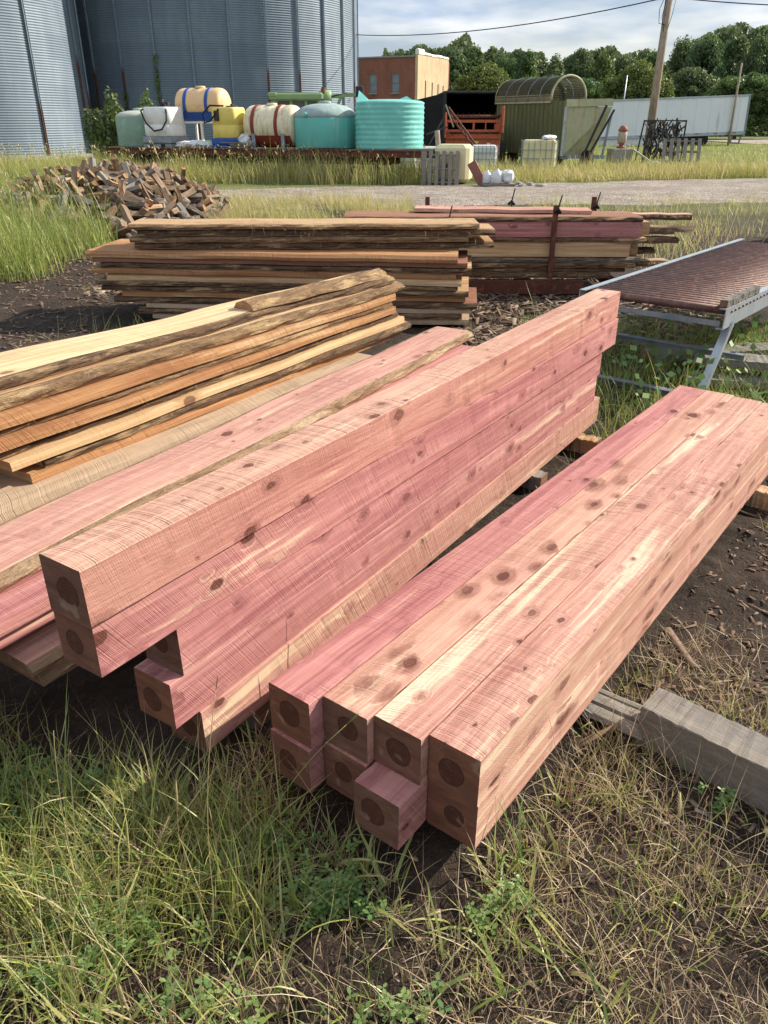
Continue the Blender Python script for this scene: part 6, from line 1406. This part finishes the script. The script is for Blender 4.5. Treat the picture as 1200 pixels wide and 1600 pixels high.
# single tall stalks standing before the timber stacks
def stalk(px, py, H_, lean_dir, lean, head, col, label, hr=.0075, hl=.05, branches=0, fuzzy=True):
    root = empty('grass_stalk', (px, py, float(gh(px, py)) - .01), 0, label=label, cat='grass stalk'); b = MB(); pts = []; n = 12
    for i in range(n + 1):
        t = i / n; th = lean * (t ** 1.6); pts.append((math.cos(lean_dir) * math.sin(th) * H_ * t, math.sin(lean_dir) * math.sin(th) * H_ * t, math.cos(th * .8) * H_ * t))
    b.tube(pts, [.0016 - .0009 * i / n for i in range(n + 1)], 5); b.build('stem', MT[col], root)
    tip, pre = Vector(pts[-1]), Vector(pts[-2]); d = (tip - pre).normalized()
    if head:
        hb = MB(); 
        for k in range(150):
            t = k / 150; c = tip + d * hl * t; a = k * 2.4; rr = hr * math.sin(math.pi * min(1, t * .9 + .08)) ** .6
            o = Vector((math.cos(a), math.sin(a), .35)); o = (o - d * o.dot(d) * .6).normalized() * rr; q = o.cross(d).normalized() * .0009
            hb.add([c - q, c + q, c + o * 1.25 + d * .004], [(0, 1, 2)])
        hb.tube([tip, tip + d * hl * .5, tip + d * hl], [hr * .3, hr * .45, hr * .15], 6)
        hb.build('seed_head', MT[col], root)
    for k in range(branches):
        t = .45 + .55 * k / branches; i = min(n - 1, int(t * n)); p = Vector(pts[i]); a = rng.uniform(0, 6.3); l = rng.uniform(.02, .06)
        hb = MB(); e = p + Vector((math.cos(a) * l, math.sin(a) * l, l * .9)); hb.tube([p, e], .0006, 4); hb.lathe([(0, 0), (.002, .003), (.0012, .008), (0, .01)], 6, M=Matrix.Translation(e)); hb.build('twig', MT[col], root)
    return root
def mono(name, c): return leafmat(name, c, (min(1, c[0] * 1.25), min(1, c[1] * 1.25), c[2] * 1.25), .3)
MT['stalk_green'] = mono('green_stalk', (.20, .26, .07)); MT['stalk_straw'] = mono('straw_stalk', (.42, .32, .17)); MT['stalk_brown'] = mono('brown_stalk', (.16, .09, .05)); MT['stalk_pale'] = mono('pale_foxtail', (.55, .50, .26))
stalk(-.315, 1.22, .52, .55, .55, True, 'stalk_green', 'long green stalk bending up over the tall stack front', hl=.03, hr=.003)
stalk(-.40, 1.20, .62, R(70), .18, True, 'stalk_straw', 'straight straw coloured stalk crossing the front of the tall stack', hl=.03, hr=.002)
stalk(-.36, 1.36, .42, R(60), .35, False, 'stalk_brown', 'dark branching dry weed before the tall stack', branches=16)
stalk(-.74, 1.25, .50, R(80), .1, False, 'stalk_straw', 'thin upright straw stalk at the left corner of the tall stack', branches=6)
stalk(-.88, 1.15, .66, R(75), .14, False, 'stalk_brown', 'tall brown stalk near the left edge, crossing the pink boards', branches=5)
stalk(-.57, 1.18, .22, R(50), .3, True, 'stalk_straw', 'short feathery straw seed stalk left below the tall stack', hl=.08, hr=.006)
stalk(-.50, 1.30, .20, R(95), .2, True, 'stalk_straw', 'feathery straw seed stalk under the overhanging beam', hl=.08, hr=.006)
stalk(-.05, 1.34, .10, R(-60), 1.0, True, 'stalk_pale', 'small pale round seed head by the short protruding beam', hl=.022, hr=.009)
stalk(-.01, 1.345, .11, R(-30), .9, True, 'stalk_pale', 'second small pale seed head right of the first, by the protruding beam', hl=.018, hr=.007)
stalk(-.40, 1.25, .12, R(100), .4, True, 'stalk_pale', 'pale green foxtail in the left foreground grass', hl=.04, hr=.008)
stalk(.19, 1.20, .08, R(200), .9, True, 'stalk_pale', 'foxtail head leaning left over the dirt in the middle foreground', hl=.03, hr=.007)
stalk(.72, 1.30, .18, R(80), .3, True, 'stalk_pale', 'upright foxtail before the old grey timber', hl=.06, hr=.010)
stalk(.78, 1.27, .20, R(20), .9, True, 'stalk_pale', 'nodding foxtail to the right of the upright one', hl=.045, hr=.008)
stalk(.52, 1.14, .16, R(60), .25, False, 'stalk_green', 'green seeding stalk in the right foreground', branches=14)
stalk(-.03, 1.02, .13, R(110), .25, False, 'stalk_green', 'green sprig rising at the bottom middle', branches=14)
stalk(.84, 1.05, .08, R(10), 1.1, True, 'stalk_pale', 'small foxtail lying at the lower right corner', hl=.03, hr=.007)
stalk(-.85, 1.08, .34, R(20), 1.2, False, 'stalk_brown', 'reddish stalk lying across the lower left grass', branches=0)

# ---------------------------------------------------------------- chips and litter
def chips(name, x, y, sz, tint, label, mat, z=None, flat=.25, asp=3.0):
    n = len(x); bxv = np.array([(a, b, c) for a in (-1, 1) for b in (-1, 1) for c in (-1, 1)], float) * .5
    L = sz * nr.uniform(.5, 1.8, n); w = L / asp * nr.uniform(.5, 1.3, n); t = w * flat
    A_ = nr.uniform(0, 2 * np.pi, n); Bt = nr.normal(0, .22, n); v = bxv[None] * np.stack([L, w, t], 1)[:, None]
    v[:, 4:, 1] *= nr.uniform(.2, 1., (n, 1))
    x1 = v[..., 0] * np.cos(Bt)[:, None] - v[..., 2] * np.sin(Bt)[:, None]; z1 = v[..., 0] * np.sin(Bt)[:, None] + v[..., 2] * np.cos(Bt)[:, None]
    ca, sa = np.cos(A_)[:, None], np.sin(A_)[:, None]; zz = gh(x, y) if z is None else z
    V_ = np.stack([x1 * ca - v[..., 1] * sa + x[:, None], x1 * sa + v[..., 1] * ca + y[:, None], z1 + (zz + t * .6 + .002)[:, None]], -1).reshape(-1, 3)
    F_ = (np.arange(n) * 8)[:, None, None] + bf[None]; return npmesh(name, V_, F_.reshape(-1, 4), mat, tint=np.repeat(tint, 8), kind='stuff', label=label, cat='litter')
def chip_mat():
    m = NT('wood_chips'); at = m.n('Attribute'); at.attribute_name = 'tint'; sep = m.n('SeparateColor'); m.l(at.outputs['Color'], sep.inputs[0])
    r = m.n('ValToRGB'); e = r.color_ramp.elements; e[0].color = (.05, .03, .022, 1); e[1].color = (.52, .42, .32, 1); k = e.new(.45); k.color = (.17, .10, .065, 1); k = e.new(.75); k.color = (.30, .22, .165, 1)
    m.l(sep.outputs[0], r.inputs[0]); n = m.noise(m.objco(False), 90., 3); return m.out(m.mix(.35, r.outputs[0], m.mix(n, (.08, .05, .035), (.3, .22, .16))), .9)
MT['chips'] = chip_mat()
x, y = sample(22000, .45, 3.8, 1.45, 7.0, lambda x, y: .35 + .65 * np.clip((fbm(x, y, 1.7, 3, 70) - .4) * 5, 0, 1)); chips('bark_chips', x, y, .024, np.clip(nr.beta(1.6, 2.8, len(x)), 0, 1), 'bark and wood chips strewn on the dirt at the right', MT['chips'])
x, y = sample(5000, -1.6, 1.3, .55, 1.6); chips('fine_chips', x, y, .012, np.clip(nr.beta(1.5, 3, len(x)), 0, 1), 'fine chips in the foreground dirt', MT['chips'])
x, y = sample(9000, -6.5, -.8, 4.0, 14.0, persp=.2); chips('bark_litter', x, y, .05, np.clip(nr.beta(1.4, 2.6, len(x)), 0, 1), 'bark litter on the dark dirt left of the stacks', MT['chips'])
x, y = sample(2200, -3.3, -1.3, 8.5, 13.0); chips('pale_splinters', x, y, .09, np.clip(nr.beta(3, 2, len(x)), 0, 1), 'pale splinters around the foot of the firewood heap', MT['chips'])
x, y = sample(2600, .5, 3.2, 6.4, 9.6); chips('slab_scraps', x, y, .10, np.clip(nr.beta(1.8, 2, len(x)), 0, 1), 'broken slab scraps between the long stack and the roller table', MT['chips'], asp=4.5)
x, y = sample(1500, -8.5, 4, 12.0, 20); chips('far_litter', x, y, .08, np.clip(nr.beta(1.5, 2.5, len(x)), 0, 1), 'scattered litter before the gravel track', MT['chips'])
x, y = sample(150, -1.5, 1.4, .9, 2.2); chips('dead_leaves', x, y, .028, np.clip(nr.beta(2.5, 2.5, len(x)), 0, 1), 'curled brown dead leaves and bark bits in the foreground', MT['chips'], flat=.05, asp=2.6)
x, y = sample(60, .5, 2.4, 1.5, 4.5); chips('bark_strips', x, y, .14, np.clip(nr.beta(1.5, 2.5, len(x)), 0, 1), 'long bark strips on the dirt right of the low stack', MT['chips'], flat=.2, asp=7.)
# fibres hanging from the bark of the stacks
def fibres(name, pts, Ls, label):
    x, y, z = (np.array([p[i] for p in pts]) for i in range(3)); n = len(x)
    return blades(name, x, y, Ls, np.full(n, .0022), nr.uniform(.4, 2.2, n), nr.normal(.8, .8, n), np.clip(nr.normal(.5, .25, n), 0, 1), MT['straw'], 4, z0=z, kind='stuff', label=label, cat='bark fibres')
pts = [(rng.uniform(-2.2, .9), 7.40 + rng.uniform(-.03, .03), rng.uniform(ZF + .02, ZF + .2)) for _ in range(420)]; fibres('bark_fibres', pts, nr.uniform(.03, .12, len(pts)), 'loose bark fibres hanging from the slabs on the long stack')
pts = [place(BO, BA, rng.uniform(.9, 3.8), -1.62 + rng.uniform(-.03, .02), rng.uniform(.32, .68)) for _ in range(170)]; fibres('bark_fibres', pts, nr.uniform(.02, .07, len(pts)), 'loose bark fibres on the side of the orange stack')
print('OBJS', len(bpy.data.objects), 'TRIS', sum(len(o.data.polygons) * 2 for o in bpy.data.objects if o.type == 'MESH'))
